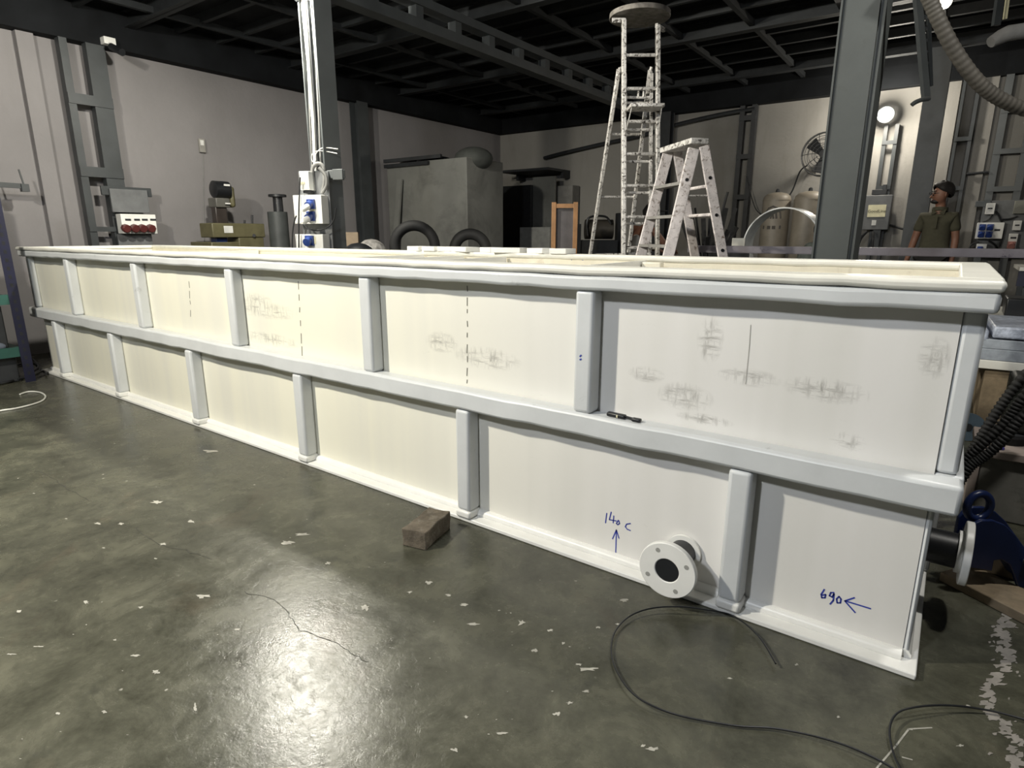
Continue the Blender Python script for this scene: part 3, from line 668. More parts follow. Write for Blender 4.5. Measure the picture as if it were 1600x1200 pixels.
# I-beam workpiece on stands, behind the broad column
ib = thing('steel_beam', 'long purplish steel beam lying at waist height behind the tank', 'beam', (0, 5.05, 1.05))
za = 1.055
xb0 = PY(1078, 392, 5.05).x
for z in (0, .046): MB().box((xb0, 5.0, za+z), (3.0, 5.10, za+z+.008)).build('flange', MPURP, ib)
MB().box((xb0, 5.035, za+.008), (3.0, 5.065, za+.046)).build('web', MPURP, ib)
MB().box((xb0, 4.997, za+.004), (3.0, 5.003, za+.050)).build('side_plate', MPURP, ib)
for i, x in enumerate((-.7, 2.2)):
    st = thing('trestle', ['trestle stand under the left end of the purplish beam', 'trestle stand under the right end of the purplish beam'][i], 'trestle', (x, 5.05, 0), 'trestles under the steel beam')
    MB().box((x-.05, 4.75, za-.06), (x+.05, 5.35, za)).build('crosshead', MDARK, st)
    for q_ in (-1, 1): MB().bar((x, 5.05+q_*.2, za-.06), (x, 5.05+q_*.35, 0), .05, .05).build('leg', MDARK, st)
    MB().box((x-.02, 4.8, .3), (x+.02, 5.3, .34)).build('brace', MDARK, st)
# second bench further right with tangled tools
bn = thing('side_bench', 'pale side bench cluttered with tools beyond the tank end', 'bench', (1.2, 6.9, 0))
zb = PY(1570, 417, 6.7).z
MB().box((.45, 6.7, zb-.03), (2.6, 7.4, zb)).build('bench_top', MRIM, bn)
MB().box((.45, 6.72, zb-.16), (2.6, 6.76, zb-.03)).build('apron', M('navy_apron', (.015, .018, .04), .6), bn)
for x in (.5, 2.5):
    for y in (6.75, 7.32): MB().box((x, y, 0), (x+.05, y+.05, zb-.03)).build('leg', MSTEEL, bn)
MB().box((.45, 6.78, .45), (2.6, 7.38, .48)).build('lower_shelf', MGREYBOX, bn)
MB().box((.52, 7.34, .48), (2.55, 7.36, zb-.03)).build('back_sheet', M('pale_back_sheet', (.45, .44, .42), .7), bn)
for i, (dx, L, h) in enumerate(((.02, .30, .03), (.40, .12, .07), (.62, .22, .05), (.95, .14, .06))):
    tx = .62 + dx
    th = thing('hand_tool', ['flat black tool at the left end of the side bench', 'small black clamp second on the side bench', 'black drill-like tool third on the side bench', 'rightmost black tool on the side bench'][i], 'tool', (tx, 6.85, zb), 'tools on the side bench')
    MB().box((tx, 6.80, zb), (tx+L, 6.86, zb+h)).build('body', MBLACK, th, bevel=.01)
    MB().bar((tx+L*.6, 6.83, zb+h), (tx+L, 6.85, zb+h+.05), .02, .02).build('grip', MBLACK, th)
# grinder on the floor
gp = PY(1519, 635, 4.35); 
gr = thing('angle_grinder', 'angle grinder with blue-grey disc on the floor behind the tank end', 'grinder', (gp.x, 4.35, 0))
gr_r = .085
gz = gr_r + .002
MB().ring((gp.x, 4.35, gz), (gp.x, 4.362, gz), gr_r, .016, 36).build('disc', M('blue_grey_disc', (.09, .13, .17), .45), gr)
MB().cyl((gp.x, 4.345, gz), (gp.x, 4.40, gz), .022, 18).build('hub_nut', MDARK, gr)
MB().cyl((gp.x+.02, 4.40, gz), (gp.x+.30, 4.44, .035), .034, 14).build('body', MBLACK, gr)
MB().cyl((gp.x, 4.37, gz), (gp.x+.05, 4.43, gz), .035, 14).build('gear_head', MDARK, gr)

# ================================================================== LADDERS
def ext_to_floor(a, b):   # line a->b (downwards) prolonged to z=0
    a = Vector(a); b = Vector(b); t = a.z/(a.z-b.z); return a + (b-a)*t
UL = Vector((.8104, .5859, 0))
D0, D1 = 4.75, 5.05     # depth at bottom / top
def dl(py): return D1 + (D0-D1)*(py-30)/(900-30)
tl = thing('tall_ladder', 'tall paint-splashed extension stepladder with round plate on top behind the tank', 'ladder', PD(1000, 700, 4.9).xy.to_3d())
sl, sr = [], []
A = PD(975, 32, dl(32)); B = PD(974, 390, dl(390)); lf = ext_to_floor(A, B)
A2 = PD(1028, 40, dl(40)); B2 = PD(1027, 390, dl(390)); rf = ext_to_floor(A2, B2)
MB().bar(A, lf, .03, .055, UL).build('stile', MLAD, tl, bevel=.004); MB().bar(A2, rf, .03, .055, UL).build('stile', MLAD, tl, bevel=.004)
def on(a, b, z): t = (a.z-z)/(a.z-b.z); return a + (b-a)*t
z = PD(1000, 86, dl(86)).z; dz = (z - PD(1000, 387, dl(387)).z)/6
while z > .15:
    MB().cyl(on(A, lf, z), on(A2, rf, z), .013, 10).build('rung', MLAD, tl); z -= dz
# inner section
off = NH*.07
C1 = PD(979, 112, dl(112)) + off; C2 = PD(978, 390, dl(390)) + off; cf = ext_to_floor(C1, C2)
E1 = PD(1021, 112, dl(112)) + off; E2 = PD(1018, 390, dl(390)) + off; ef = ext_to_floor(E1, E2)
MB().bar(C1, cf, .022, .04, UL).build('inner_stile', MLAD, tl); MB().bar(E1, ef, .022, .04, UL).build('inner_stile', MLAD, tl)
z = PD(1000, 149, dl(149)).z
MB().cyl(on(C1, cf, z-.04), on(E1, ef, z-.04), .010, 8).build('lock_bar', MLAD, tl)
while z > .15:
    MB().cyl(on(C1, cf, z), on(E1, ef, z), .011, 8).build('inner_rung', MLAD, tl); z -= dz
# rear legs
G1 = PD(967, 108, 5.08); G2 = PD(923, 392, 5.62); gf = ext_to_floor(G1, G2)
K1 = PD(1016, 110, 5.10); K2 = PD(984, 380, 5.66); kf = ext_to_floor(K1, K2)
MB().bar(G1, gf, .028, .05, UL).build('rear_leg', MLAD, tl, bevel=.004); MB().bar(K1, kf, .028, .05, UL).build('rear_leg', MLAD, tl, bevel=.004)
for py in (211, 306, 400):
    z = PD(960, py, 5.3).z; MB().cyl(on(G1, gf, z), on(K1, kf, z), .011, 8).build('rear_rung', MLAD, tl)
MB().cyl(G1, C1 + UPV*.05, .012, 8).build('hinge_bar', MLAD, tl); MB().cyl(K1, E1 + UPV*.05, .012, 8).build('hinge_bar', MLAD, tl)
# folding platform
pz0 = PD(1005, 172, dl(172)).z
pa = on(A, lf, pz0); pb_ = on(A2, rf, pz0); cm = (pa+pb_)/2 - NH*.10
MB().obox(cm + UL*.012, UL*.125, NH*.10, UPV*.012).build('platform', MLAD, tl, bevel=.003)
MB().cyl(cm - UL*.10 - NH*.08, on(A, lf, pz0-.22), .004, 6).build('platform_strut', MLAD, tl); MB().cyl(cm + UL*.12 - NH*.08, on(A2, rf, pz0-.22), .004, 6).build('platform_strut', MLAD, tl)
mb = MB(); mid = (on(A, lf, pz0+.09) + on(A2, rf, pz0+.09))/2
mb.bar(mid - UL*.02, mid - UL*.02 + UPV*.045, .012, .012); mb.bar(mid + UL*.02, mid + UL*.02 + UPV*.045, .012, .012); mb.bar(mid - UL*.035, mid + UL*.035, .012, .012); mb.build('latch', MLAD, tl)
# round head plate
ht = (A + A2)/2; ht.z += .05; ht += NH*.06
rD = (PD(1047, 20, 5.0) - PD(951, 20, 5.0)).length/2
MB().cyl(ht, ht + UPV*.035, rD, 40).build('head_plate', M('grimy_plate', (.20, .185, .165), .6, metal=.2, var=.4, scale=20, dirt=(.05, .04, .035), dscale=14), tl, bevel=.003)
MB().bar(A - UL*.09, A + UL*.012, .03, .02).build('head_bracket', MLAD, tl); MB().bar(A2 - UL*.012, A2 + UL*.07 + NH*.1, .03, .02).build('head_bracket', MLAD, tl)

# short stepladder seen from its side
sp = thing('stepladder', 'shorter pinkish paint-flecked stepladder standing beside the tall ladder', 'ladder', PD(1080, 600, 4.3).xy.to_3d())
dn, df = 4.2, 4.62
apn = PD(1090, 226, dn); apf = PD(1046, 236, df)
LA = [PD(1084, 232, dn), PD(1046, 392, dn)]; LB = [PD(1100, 228, dn), PD(1128, 392, dn)]
la = ext_to_floor(*LA); lb = ext_to_floor(*LB)
FA = [PD(1044, 238, df), PD(1003, 392, df)]; FB = [PD(1058, 236, df), PD(1084, 390, df)]
fa = ext_to_floor(*FA); fb = ext_to_floor(*FB)
for a_, b_ in ((LA[0], la), (FA[0], fa)): MB().bar(a_, b_, .075, .022, UL).build('front_stile', MLAD2, sp, bevel=.004)
for a_, b_ in ((LB[0], lb), (FB[0], fb)): MB().bar(a_, b_, .065, .022, UL).build('rear_stile', MLAD2, sp, bevel=.004)
for py in (286, 338, 385):
    z = PD(1060, py, dn).z; MB().bar(on(LA[0], la, z), on(FA[0], fa, z), .02, .075, UPV).build('tread', M('worn_tread', (.26, .25, .235), .6, dirt=(.12, .11, .10), dscale=30), sp)
for zf in (.75, .45, .18):
    MB().bar(on(LA[0], la, zf), on(FA[0], fa, zf), .02, .075, UPV).build('tread', M('worn_tread', (.26, .25, .235), .6, dirt=(.12, .11, .10), dscale=30), sp)
for zf in (PD(1120, 290, dn).z, PD(1120, 335, dn).z, .6, .25):
    MB().cyl(on(LB[0], lb, zf), on(FB[0], fb, zf), .012, 8).build('rear_brace', MLAD2, sp)
cdir = (apn - apf); cdir.z = 0; cl_ = cdir.normalized(); cw = Vector((-cl_.y, cl_.x, 0))
ctop = (apn + apf)/2; ctop.z = PD(1095, 221, dn).z
MB().obox(ctop, cl_*(cdir.length/2+.03), cw*.062, UPV*.018).build('top_cap', MLAD, sp, bevel=.004)
MB().cyl(on(LA[0], la, 1.45), on(LB[0], lb, 1.45), .006, 6).build('spreader_bar', MLAD, sp)
for a_, b_, py in ((LA[0], la, 281), (LB[0], lb, 278), (LB[0], lb, 336), (LB[0], lb, 391)):
    q = on(a_, b_, PD(1100, py, dn).z)
    MB().cyl(q - NH*.012, q - NH*.016, .011, 12).build('rivet_plate', MBLACK, sp)

# ================================================================== ELECTRICAL COLUMN
CP = Vector((-4.40, 3.26, 0)); CA = 22
def cbox(name, mat, parent, px0, py0, px1, py1, thick, off=0.0, bev=.004, p0=CP, ang=CA):
    mb = MB(); slab(mb, px0, py0, px1, py1, p0, ang, thick, off); return mb.build(name, mat, parent, bevel=bev)
bd = thing('mounting_board', 'grey mounting board strapped to the cable column behind the tank', 'board', (CP.x, CP.y, .75))
cbox('board', MGREYBOX, bd, 471, 268, 517, 400, .015)
cbox('cross_bar', MSTEELB, bd, 464, 266, 536, 279, .02, -.018)
cbox('lug_plate', MSTEELB, bd, 519, 264, 535, 281, .03, .0)
def socket(parent, px, py, r, p0, ang, off, mat, plugged=False, down=True):
    u, n = frame(ang); c = PV(px, py, Vector(p0)+n*off, n); d = (n - UPV*.35).normalized()
    s = MB().obox(c + n*.012, u*r*1.1, n*.012, UPV*r*1.2).build('socket', mat, parent, bevel=.004)
    MB().cyl(c + n*.02, c + n*.02 + d*.045, r*.95, 18).build('socket_lid', mat, s)
    if plugged: MB().tube([c + d*.06, c + d*.13, c + d*.16], [r*.75, r*.75, r*.35], 14).build('plug', MWHITE, s)
    return s
b1 = thing('breaker_box', 'small white breaker box at the top of the cable column board', 'breaker', (CP.x, CP.y-.05, 1.6))
cbox('case', MWHITE, b1, 478, 269, 492, 298, .09, .09); cbox('switch', MYEL, b1, 479, 285, 486, 289, .01, .10, .001); cbox('cap_foot', MBLACK, b1, 482, 298, 493, 303, .06, .08)
b2 = thing('socket_box', 'white socket box with two plugged blue sockets on the cable column', 'socket box', (CP.x, CP.y-.05, 1.3))
cbox('case', MWHITE, b2, 471, 306, 514, 350, .11, .11); cbox('lid_label', MYEL, b2, 495, 324, 503, 331, .004, .114, 0); cbox('print_label', M('pale_print', (.5, .52, .52), .6), b2, 497, 333, 505, 342, .003, .113, 0)
socket(b2, 487, 319, .032, CP, CA, .11, MBLUE, True); socket(b2, 487, 338, .032, CP, CA, .11, MBLUE, True)
b3 = thing('socket_box', 'lower white box with one blue socket just above the tank rim', 'socket box', (CP.x, CP.y-.05, 1.05))
cbox('case', MWHITE, b3, 474, 366, 516, 402, .11, .11); socket(b3, 485, 376, .034, CP, CA, .11, MBLUE); cbox('breaker_window', MYEL, b3, 497, 370, 505, 381, .006, .114, .001)
# conduits and cables up the column pocket
for k, (x, yoff, r, mat, lab) in enumerate(((-4.425, -.055, .016, MWCABLE, 'thickest white conduit running up the cable column'), (-4.385, -.060, .008, MBLACK, 'black cable running up beside the thick white conduit'),
                                           (-4.345, -.058, .009, MCABLE, 'thin grey conduit right of the black cable on the cable column'), (-4.455, -.065, .006, MCABLE, 'thin grey cable at the left edge of the cable column'))):
    zt_ = 3.0
    mb = MB().tube([(x, 3.40+yoff-.02, 1.70), (x-.005, 3.40+yoff, 2.1), (x+.01*(k-1), 3.40+yoff, 2.5), (x, 3.40+yoff, zt_)], r, 10)
    cd = mb.build('conduit', mat); tag(cd, lab, 'conduit')
mb = MB(); mb.tube(smooth([PD(x, y, 5.2) for x, y in [(489,300),(488,268),(492,258),(500,256),(506,264),(507,285),(504,300)]]), .016, 10)
tag(mb.build('flexible_conduit', MCABLE), 'grey flexible conduit arching over the breaker box', 'conduit')
tag(MB().tube(smooth([PD(x, y, 5.15) for x, y in [(498,262),(509,275),(510,290),(503,302)]]), .013, 10).build('flexible_conduit', MCABLE), 'grey flexible conduit dropping into the white socket box', 'conduit')
tag(MB().tube(smooth([PD(x, y, 5.22) for x, y in [(527,240),(505,236),(493,237),(487,243),(488,252),(493,251),(494,240),(505,231),(528,233)]]), .004, 8).build('wire_tie', MWCABLE), 'loose white wire loop tied round the cable column', 'wire')
for k, pts in enumerate(([(463,337),(459,350),(457,370),(457,400)], [(469,277),(468,300),(467,330),(467,400)], [(473,350),(482,358),(497,360),(512,355),(522,343),(525,325)])):
    tag(MB().tube(smooth([PD(x, y, 5.1) for x, y in pts]), .006, 8).build('hanging_cable', MBLACK), ['black lead hanging from the lower plug of the white socket box', 'black lead hanging straight down left of the white socket box', 'dark lead looping under the white socket box'][k], 'cable')
# lamp on the column: housing, reflector, bulb
def lamp(name, label, pos, aim, power, col, r=.07, arm_to=None):
    pos = Vector(pos); aim = Vector(aim).normalized()
    th = thing(name, label, 'lamp', pos)
    MB().tube([pos - aim*.16, pos - aim*.10, pos - aim*.04, pos + aim*.03], [.05, .075, .13, .17], 24, cap=False).build('reflector', MDARK, th)
    MB().cyl(pos - aim*.22, pos - aim*.155, .05, 18).build('housing', MDARK, th)
    MB().ball(pos + aim*.02, .045, 16, 10).build('bulb', M('lit_bulb_' + name + str(len(MATS)), (1, 1, 1), emit=(col, 40.0)), th)
    if arm_to is not None: MB().bar(pos - aim*.2, arm_to, .03, .03).build('arm', MDARK, th)
    l = bpy.data.lights.new(name + '_light', 'POINT'); l.energy = power; l.color = col; l.shadow_soft_size = r
    lo = bpy.data.objects.new(name + '_light', l); COL.objects.link(lo); lo.parent = th; lo.location = aim*.10
    return th
lamp('flood_lamp', 'flood lamp on an arm near the top of the cable column', (-4.50, 2.85, 3.14), (.35, -.35, -.85), LAMP_COLUMN, (1.0, .96, .84), .06, (-4.46, 3.31, 2.98))
lamp('flood_lamp', 'flood lamp hanging from the ceiling in front of the tank', (-3.3, -.55, 2.95), (.25, .75, -.6), LAMP_FRONT, (1.0, .94, .80), .08, (-3.3, -.8, 3.46))
lamp('flood_lamp', 'cool flood lamp hanging from the ceiling to the right of the tank front', (-1.2, -1.6, 2.95), (.1, .75, -.6), LAMP_RIGHT, (.90, .94, 1.0), .12, (-1.2, -1.9, 3.46))
lamp('flood_lamp', 'flood lamp hanging over the near right end of the tank', (.65, 2.15, 3.12), (.02, .1, -.99), LAMP_END, (1.0, .97, .90), .07, (.65, 2.3, 3.46))

# ================================================================== LEFT WALL THINGS
LP0 = Vector((-7.30, 0, 0))
sw = thing('red_socket_box', 'white box with four red sockets on a dark board at left wall', 'socket box', (-7.3, 3.1, 1.1))
def lbox(name, mat, parent, px0, py0, px1, py1, thick, off=0.0, bev=.004, X=-7.30):
    mb = MB(); slab(mb, px0, py0, px1, py1, Vector((X, 0, 0)), 90, thick, off); return mb.build(name, mat, parent, bevel=bev)
lbox('back_board', MGREYBOX, sw, 174, 296, 232, 332, .03); lbox('rear_bar', MSTEEL, sw, 161, 292, 239, 306, .03, -.035); lbox('lower_board', MGREYBOX, sw, 186, 366, 239, 395, .03)
lbox('case', MWHITE, sw, 184, 335, 238, 365, .12, .10)
for k, x in enumerate((195, 209, 221, 234)):
    lbox('rating_window', MDARK, sw, x-6, 342, x+3, 345, .004, .104, 0)
    c = PX(x, 356, -7.20)
    MB().tube([c, c + Vector((.05, 0, -.01)), c + Vector((.06, 0, -.012))], [.042, .045, .036], 8).build('red_socket', MRED, sw)
for x in (3.0, 3.25): MB().box((-7.55, x, 1.2), (-7.33, x+.04, 1.24)).build('wall_strut', MSTEEL, sw)
cc = thing('wall_switch', 'small grey switch box alone on the left wall', 'switch', (-7.53, 3.9, 1.95))
lbox('case', M('grey_switch', (.28, .27, .25), .6), cc, 312, 217, 321, 238, .035, 0, .004, -7.51); lbox('switch_plate', MPAPER, cc, 313, 219, 318, 227, .006, .006, .001, -7.51)
MB().tube([PX(317, 238, -7.54), PX(318, 290, -7.54), PX(319, 385, -7.54)], .004, 6).build('drop_wire', MCABLE, cc)
cv = thing('security_camera', 'white security camera high on the left wall column', 'camera', PX(175, 80, -7.30))
lbox('junction_box', MWHITE, cv, 163, 58, 181, 69, .10, .0); 
c = PX(178, 75, -7.2); MB().cyl(c + Vector((-.05, 0, .02)), c + Vector((.10, .03, -.05)), .035, 16).build('camera_body', MBLACK, cv)
MB().bar(PX(172, 68, -7.28), c, .02, .02).build('bracket', MWHITE, cv)
hk = thing('wall_bracket', 'steel rod bracket with hook on the far left wall', 'bracket', PX(0, 292, -7.3))
a = PX(-40, 286, -7.25); b = PX(38, 291, -7.25); MB().bar(a, b, .045, .03).build('rod', MSTEEL, hk); MB().box(b - Vector((.03, .03, .05)), b + Vector((.03, .03, .02))).build('end_block', MSTEEL, hk)
MB().bar(b, b + Vector((0, -.02, .15)), .012, .012).build('hook', MSTEEL, hk)
MB().bar(a, (XL, a.y, a.z), .04, .04).build('wall_mount', MSTEEL, hk)
# drilling machine
mc = thing('drill_machine', 'olive green drilling machine with black motor against the left wall', 'machine', (-7.0, 4.1, 0))
MX = -6.95
def mbox(name, mat, px0, py0, px1, py1, thick, off=0.0, bev=.01, par=None): return lbox(name, mat, par or mc, px0, py0, px1, py1, thick, off, bev, MX)
mbox('body', MOLIVE, 332, 349, 414, 371, .28); mbox('body_end', MOLIVE, 375, 371, 414, 400, .26, -.01)
mbox('chuck', MNAVY, 342, 369, 360, 380, .12, -.06); mbox('column', M('brown_black_column', (.035, .028, .025), .4), 342, 322, 360, 350, .10, -.06); mbox('gear_box', M('grey_gear_box', (.10, .098, .088), .5), 340, 309, 362, 324, .18, -.03)
mbox('belt_cover', MOLIVE, 362, 291, 370, 324, .20, -.02, .03)
c = PX(349, 296, MX); MB().tube([c + Vector((-.06, -.10, 0)), c + Vector((-.06, -.085, 0)), c + Vector((-.06, .085, 0)), c + Vector((-.06, .10, 0))], [.06, .095, .095, .07], 20).build('motor', MBLACK, mc)
mbox('terminal_box', MBLACK, 345, 283, 354, 289, .08, -.02); mbox('motor_label', MPAPER, 347, 288, 356, 291, .01, .045, 0); mbox('maker_plate', MPAPER, 350, 353, 364, 364, .006, .004, .002); mbox('gear_label', MPAPER, 352, 317, 360, 319, .006, .004, 0)
for x, y0 in ((382, 344), (394, 336)): c = PX(x, 349, MX-.1); d = PX(x, y0, MX-.1); MB().cyl(c, d, .012, 10).build('lever', MBLACK, mc)
MB().cyl(PX(397, 368, MX), PX(397, 368, MX+.02), .02, 10).build('lock_knob', MBLACK, mc)
a = PX(334, 400, MX); b = PX(412, 400, MX); MB().box((MX-.5, a.y, 0), (MX-.02, b.y, PX(370, 378, MX).z-.0)).build('pedestal', MOLIVE, mc, bevel=.01)
# stacked black pipe pieces
pp = thing('pipe_stub', 'black wide pipe with a narrow flanged neck standing beside the drilling machine', 'pipe', (-6.55, 4.75, 0))
PXX = -6.5
a = PX(419, 360, PXX); b = PX(452, 360, PXX); yc = (a.y+b.y)/2; r1 = (b.y-a.y)*.40; zt = PX(433, 331, PXX).z
MB().lathe((PXX, yc, 0), [(r1, 0), (r1, zt-.004), (r1-.004, zt), (r1-.02, zt)]).build('outer_pipe', M('dark_grey_pipe', (.045, .05, .05), .5), pp)
zn = PX(438, 306, PXX).z; MB().lathe((PXX, yc+.02, zt-.02), [(r1*.50, 0), (r1*.48, zn-zt), (r1*.9, zn-zt+.005), (r1*.9, zn-zt+.03), (r1*.8, zn-zt+.034)]).build('flanged_neck', MBLACK, pp)
# teal rack at far left in front of the tank corner
rk = thing('storage_rack', 'indigo angle-post rack with teal shelves at the far left tank corner', 'rack', (-6.6, 1.05, 0))
for x, y in ((-6.14, 1.64), (-6.14, .45), (-6.85, 1.64), (-6.85, .45)):
    sx = 1 if x > -6.6 else -1; sy = 1 if y > 1 else -1
    po = MB().box((x, y-.002, 0), (x - sx*.07, y+.002, 1.65)).build('post', MINDIGO, rk)
    MB().box((x-.002, y - sy*.07, 0), (x+.002, y, 1.65)).build('post_flange', MINDIGO, po)
    for k in range(24):
        MB().box((x+.0022*sx, y - sy*.045, .06+k*.066), (x+.0026*sx, y - sy*.025, .09+k*.066)).build('slot', MBLACK, po)
for py in (385, 464, 545):
    z = PX(10, py, -6.36).z
    sh = MB().box((-6.83, .47, z-.012), (-6.16, 1.62, z+.012)).build('shelf', MTEAL, rk)
    MB().box((-6.165, .47, z-.045), (-6.144, 1.57, z+.035)).build('shelf_edge', MTEAL, sh)
zs1 = PX(10, 464, -6.36).z + .012; zs2 = PX(10, 545, -6.36).z + .012; zs0 = PX(10, 385, -6.36).z+.012
tag(MB().ball((-6.195, 1.45, zs1+.032), .032, 12, 8, (.8, 1.4, 1.5)).build('cotton_roll', MWHITE), 'small white roll on the middle shelf of the teal rack', 'roll')
tag(MB().ball((-6.195, 1.45, zs2+.035), .034, 10, 7, (.8, 1.6, 1)).build('cloth_bundle', M('grey_blue_cloth', (.12, .14, .18), .9)), 'grey-blue cloth bundle on the lowest shelf of the teal rack', 'cloth')
mb = MB().ball((-6.52, 1.30, zs0+.09), .09, 12, 8, (1.3, 1.6, 1)); tag(mb.build('teal_bag', M('cyan_bag', (.05, .30, .28), .4)), 'cyan plastic bag on the top shelf of the teal rack', 'bag')
for k in range(3):
    zq = (.002, zs2, zs1)[k]; hq = (.22, .36, .34)[k]
    tag(MB().box((-6.80, 1.02, zq), (-6.22, 1.56 - .03*k, zq+hq)).build('carton', MDARK, bevel=.01), ['dark carton on the floor under the teal rack', 'dark carton beside the cloth on the lowest teal rack shelf', 'dark carton on the middle teal rack shelf'][k], 'carton')
for k, (y, s) in enumerate(((.85, .2), (.58, .26))):
    tag(MB().box((-6.75, y-.1, zs2), (-6.45, y+.14, zs2+s)).build('carton', MDARK, bevel=.01), ['low dark carton in the middle of the lowest teal rack shelf', 'taller dark carton at the near end of the lowest teal rack shelf'][k], 'carton')

# ================================================================== BACK LEFT CORNER
cb = thing('site_cabin', 'big grey sheet-clad cabin standing in the back left corner', 'cabin', (-6.6, 7.3, 0))
xc = -5.74; zc0 = PY(728, 245, 6.85).z; yb2 = PX(786, 254, xc).y
MB().box((-7.35, 6.85, 0), (xc, yb2, zc0)).build('wall_sheet', MCABIN, cb, bevel=.01)
MB().box((-7.36, 6.80, zc0-.06), (xc-.7, 6.86, zc0-.01)).build('front_edge_rail', MDARK, cb)
a = PY(628, 280, 6.84); b = PY(622, 385, 6.84)
tag(MB().bar((a.x, 6.80, a.z), (b.x, 6.62, 0), .10, .03, (1, 0, 0)).build('leaning_plank', MCABIN), 'narrow plank leaning against the grey cabin front', 'plank')
# stuff on the cabin roof
for k, (px, w, h, mat, lab) in enumerate(((605, .5, .06, MDARK, 'dark folded sheet at the left end of the cabin roof'), (672, .45, .10, MBLACK, 'black tarpaulin lump in the middle of the cabin roof'), (733, .42, .17, M('dull_green_tarp', (.06, .065, .06), .8), 'dull green tarpaulin hump at the cabin roof corner'))):
    c = PY(px, 240, 7.1); tag(MB().ball((max(c.x, -7.0), 7.2, zc0+.01), 1.0, 14, 8, (w*.7, .28, h)).build('roof_bundle', mat), lab, 'tarpaulin')
a = PY(578, 250, 6.75); tag(MB().bar((-7.3, 6.76, zc0+.03), (-6.3, 6.95, zc0+.06), .05, .05).build('roof_pole', MDARK), 'dark pole laid across the cabin roof edge', 'pole')
# tyres / black rings and plastic heap in front of the cabin
for k, (px, py, d, rr_) in enumerate(((648, 385, 6.4, .21), (735, 396, 6.2, .16))):
    c = PD(px, py, d); c.z += .03*k
    tag(MB().tube([c + UL*math.cos(t)*rr_ + UPV*math.sin(t)*rr_ for t in [2*math.pi*i/32 for i in range(32)]], .055, 12, closed=True).build('black_coil', MRUB), ['larger black rubber coil leaning in front of the grey cabin', 'smaller black rubber coil further right in front of the grey cabin'][k], 'coil')
crt = thing('pallet_stack', 'dark stacked pallets under the black rubber coils', 'pallet', (-4.9, 6.0, 0))
c1 = PD(655, 420, 6.5); c2 = PD(750, 420, 6.3); mz = min(PD(648, 385, 6.4).z-.265, .85)
for k in range(6):
    z = mz*k/6; MB().obox(((c1.x+c2.x)/2, (c1.y+c2.y)/2, z+mz/12), UL*.5, NH*.35, UPV*(mz/12-.008)).build('pallet', MDARK, crt)
mb = MB(); c = PD(580, 380, 6.30); c.z = .985; mb.ball((c.x, c.y, c.z), .17, 12, 8, (1.0, 1, 1.0)); tag(mb.build('plastic_sack', M('clear_sack', (.26, .25, .24), .35, var=.5, scale=22, bmp=.7, bscale=25)), 'crumpled clear plastic sack beside the left wall column', 'sack')
c = PD(560, 392, 6.0); c.z = .968; tag(MB().ball(c, .17, 12, 8, (1.1, 1, .9)).build('dark_sack', MBLACK), 'black sack behind the cable column foot', 'sack')
c = PD(548, 378, 6.55); u_, n_ = frame(30); tag(MB().obox((c.x, c.y, c.z-.1), u_*.09, n_*.02, UPV*.2).build('cardboard_sheet', M('cardboard', (.22, .17, .12), .8)), 'brown cardboard sheet standing by the left wall column', 'cardboard')
sb = thing('stand_bench', 'low dark bench carrying sacks by the left wall column', 'bench', (-5.6, 5.2, 0))
c = PD(572, 420, 6.25); MB().obox((c.x, c.y, .78), UL*.30, NH*.4, UPV*.03).build('bench_top', MDARK, sb)
for s in (-1, 1):
    for t in (-1, 1): MB().bar(Vector((c.x, c.y, .75)) + UL*.27*s + NH*.35*t, Vector((c.x, c.y, 0)) + UL*.27*s + NH*.35*t, .05, .05).build('leg', MDARK, sb)
# panels and crate right of the cabin
def standing(name, label, cat, px0, py0, px1, py1, p0, ang, thick, mat):
    c, w, h, u, n = face_rect(px0, py0, px1, py1, p0, ang); zt = c.z + h/2; c.z = zt/2
    return tag(MB().obox(c - n*thick/2, u*w/2, n*thick/2, UPV*zt/2).build(name, mat, bevel=.004), label, cat)
standing('tall_board', 'tall grey board standing against the back wall right of the cabin', 'board', 832, 276, 866, 420, (0, 9.6, 0), 0, .05, MCABIN)
standing('small_cabinet', 'grey cabinet at back wall behind the wooden frame', 'cabinet', 866, 290, 893, 430, (0, 9.75, 0), 0, .25, M('mid_grey_cabinet', (.20, .195, .185), .7))
standing('grey_crate', 'pale grey crate low in front of the back wall boards', 'crate', 812, 355, 858, 440, (0, 9.0, 0), 0, .4, M('pale_crate', (.36, .36, .34), .7))
sf = thing('wall_shelf', 'dark overhead shelf between the cabin and the back wall boards', 'shelf', (-5.6, 9.5, 1.9))
a = PY(792, 268, 9.5); b = PY(866, 274, 9.5); MB().box((a.x, 9.3, a.z-.04), (b.x, YB, a.z)).build('shelf_board', MDARK, sf); MB().box((b.x-.05, 9.80, a.z-.14), (b.x, YB, a.z-.04)).build('shelf_bracket', MDARK, sf); MB().box((a.x, 9.80, a.z-.14), (a.x+.05, YB, a.z-.04)).build('shelf_bracket', MDARK, sf)
standing('dark_opening_box', 'dark box standing in for the dark opening right of the grey cabin', 'opening', 786, 290, 829, 430, (0, 9.55, 0), 0, .40, MDARK)  # dark box added in place of the dark opening beside the cabin
wf = thing('wooden_frame', 'orange wooden easel frame with a grey panel behind the tank', 'frame', PD(882, 500, 6.2).xy.to_3d())
c, w_, h_, u_, n_ = face_rect(862, 316, 902, 392, PD(882, 380, 6.2), 30)
for s in (-1, 1):
    q = c + u_*s*(w_/2-.02); MB().bar((q.x, q.y, c.z+h_/2), (q.x, q.y, 0), .045, .04, u_).build('upright', MWOOD2, wf, bevel=.003)
q = c.copy(); q.z = c.z+h_/2-.035; MB().obox(q, u_*w_/2*.86, n_*.015, UPV*.02).build('cross_rail', MWOOD2, wf)
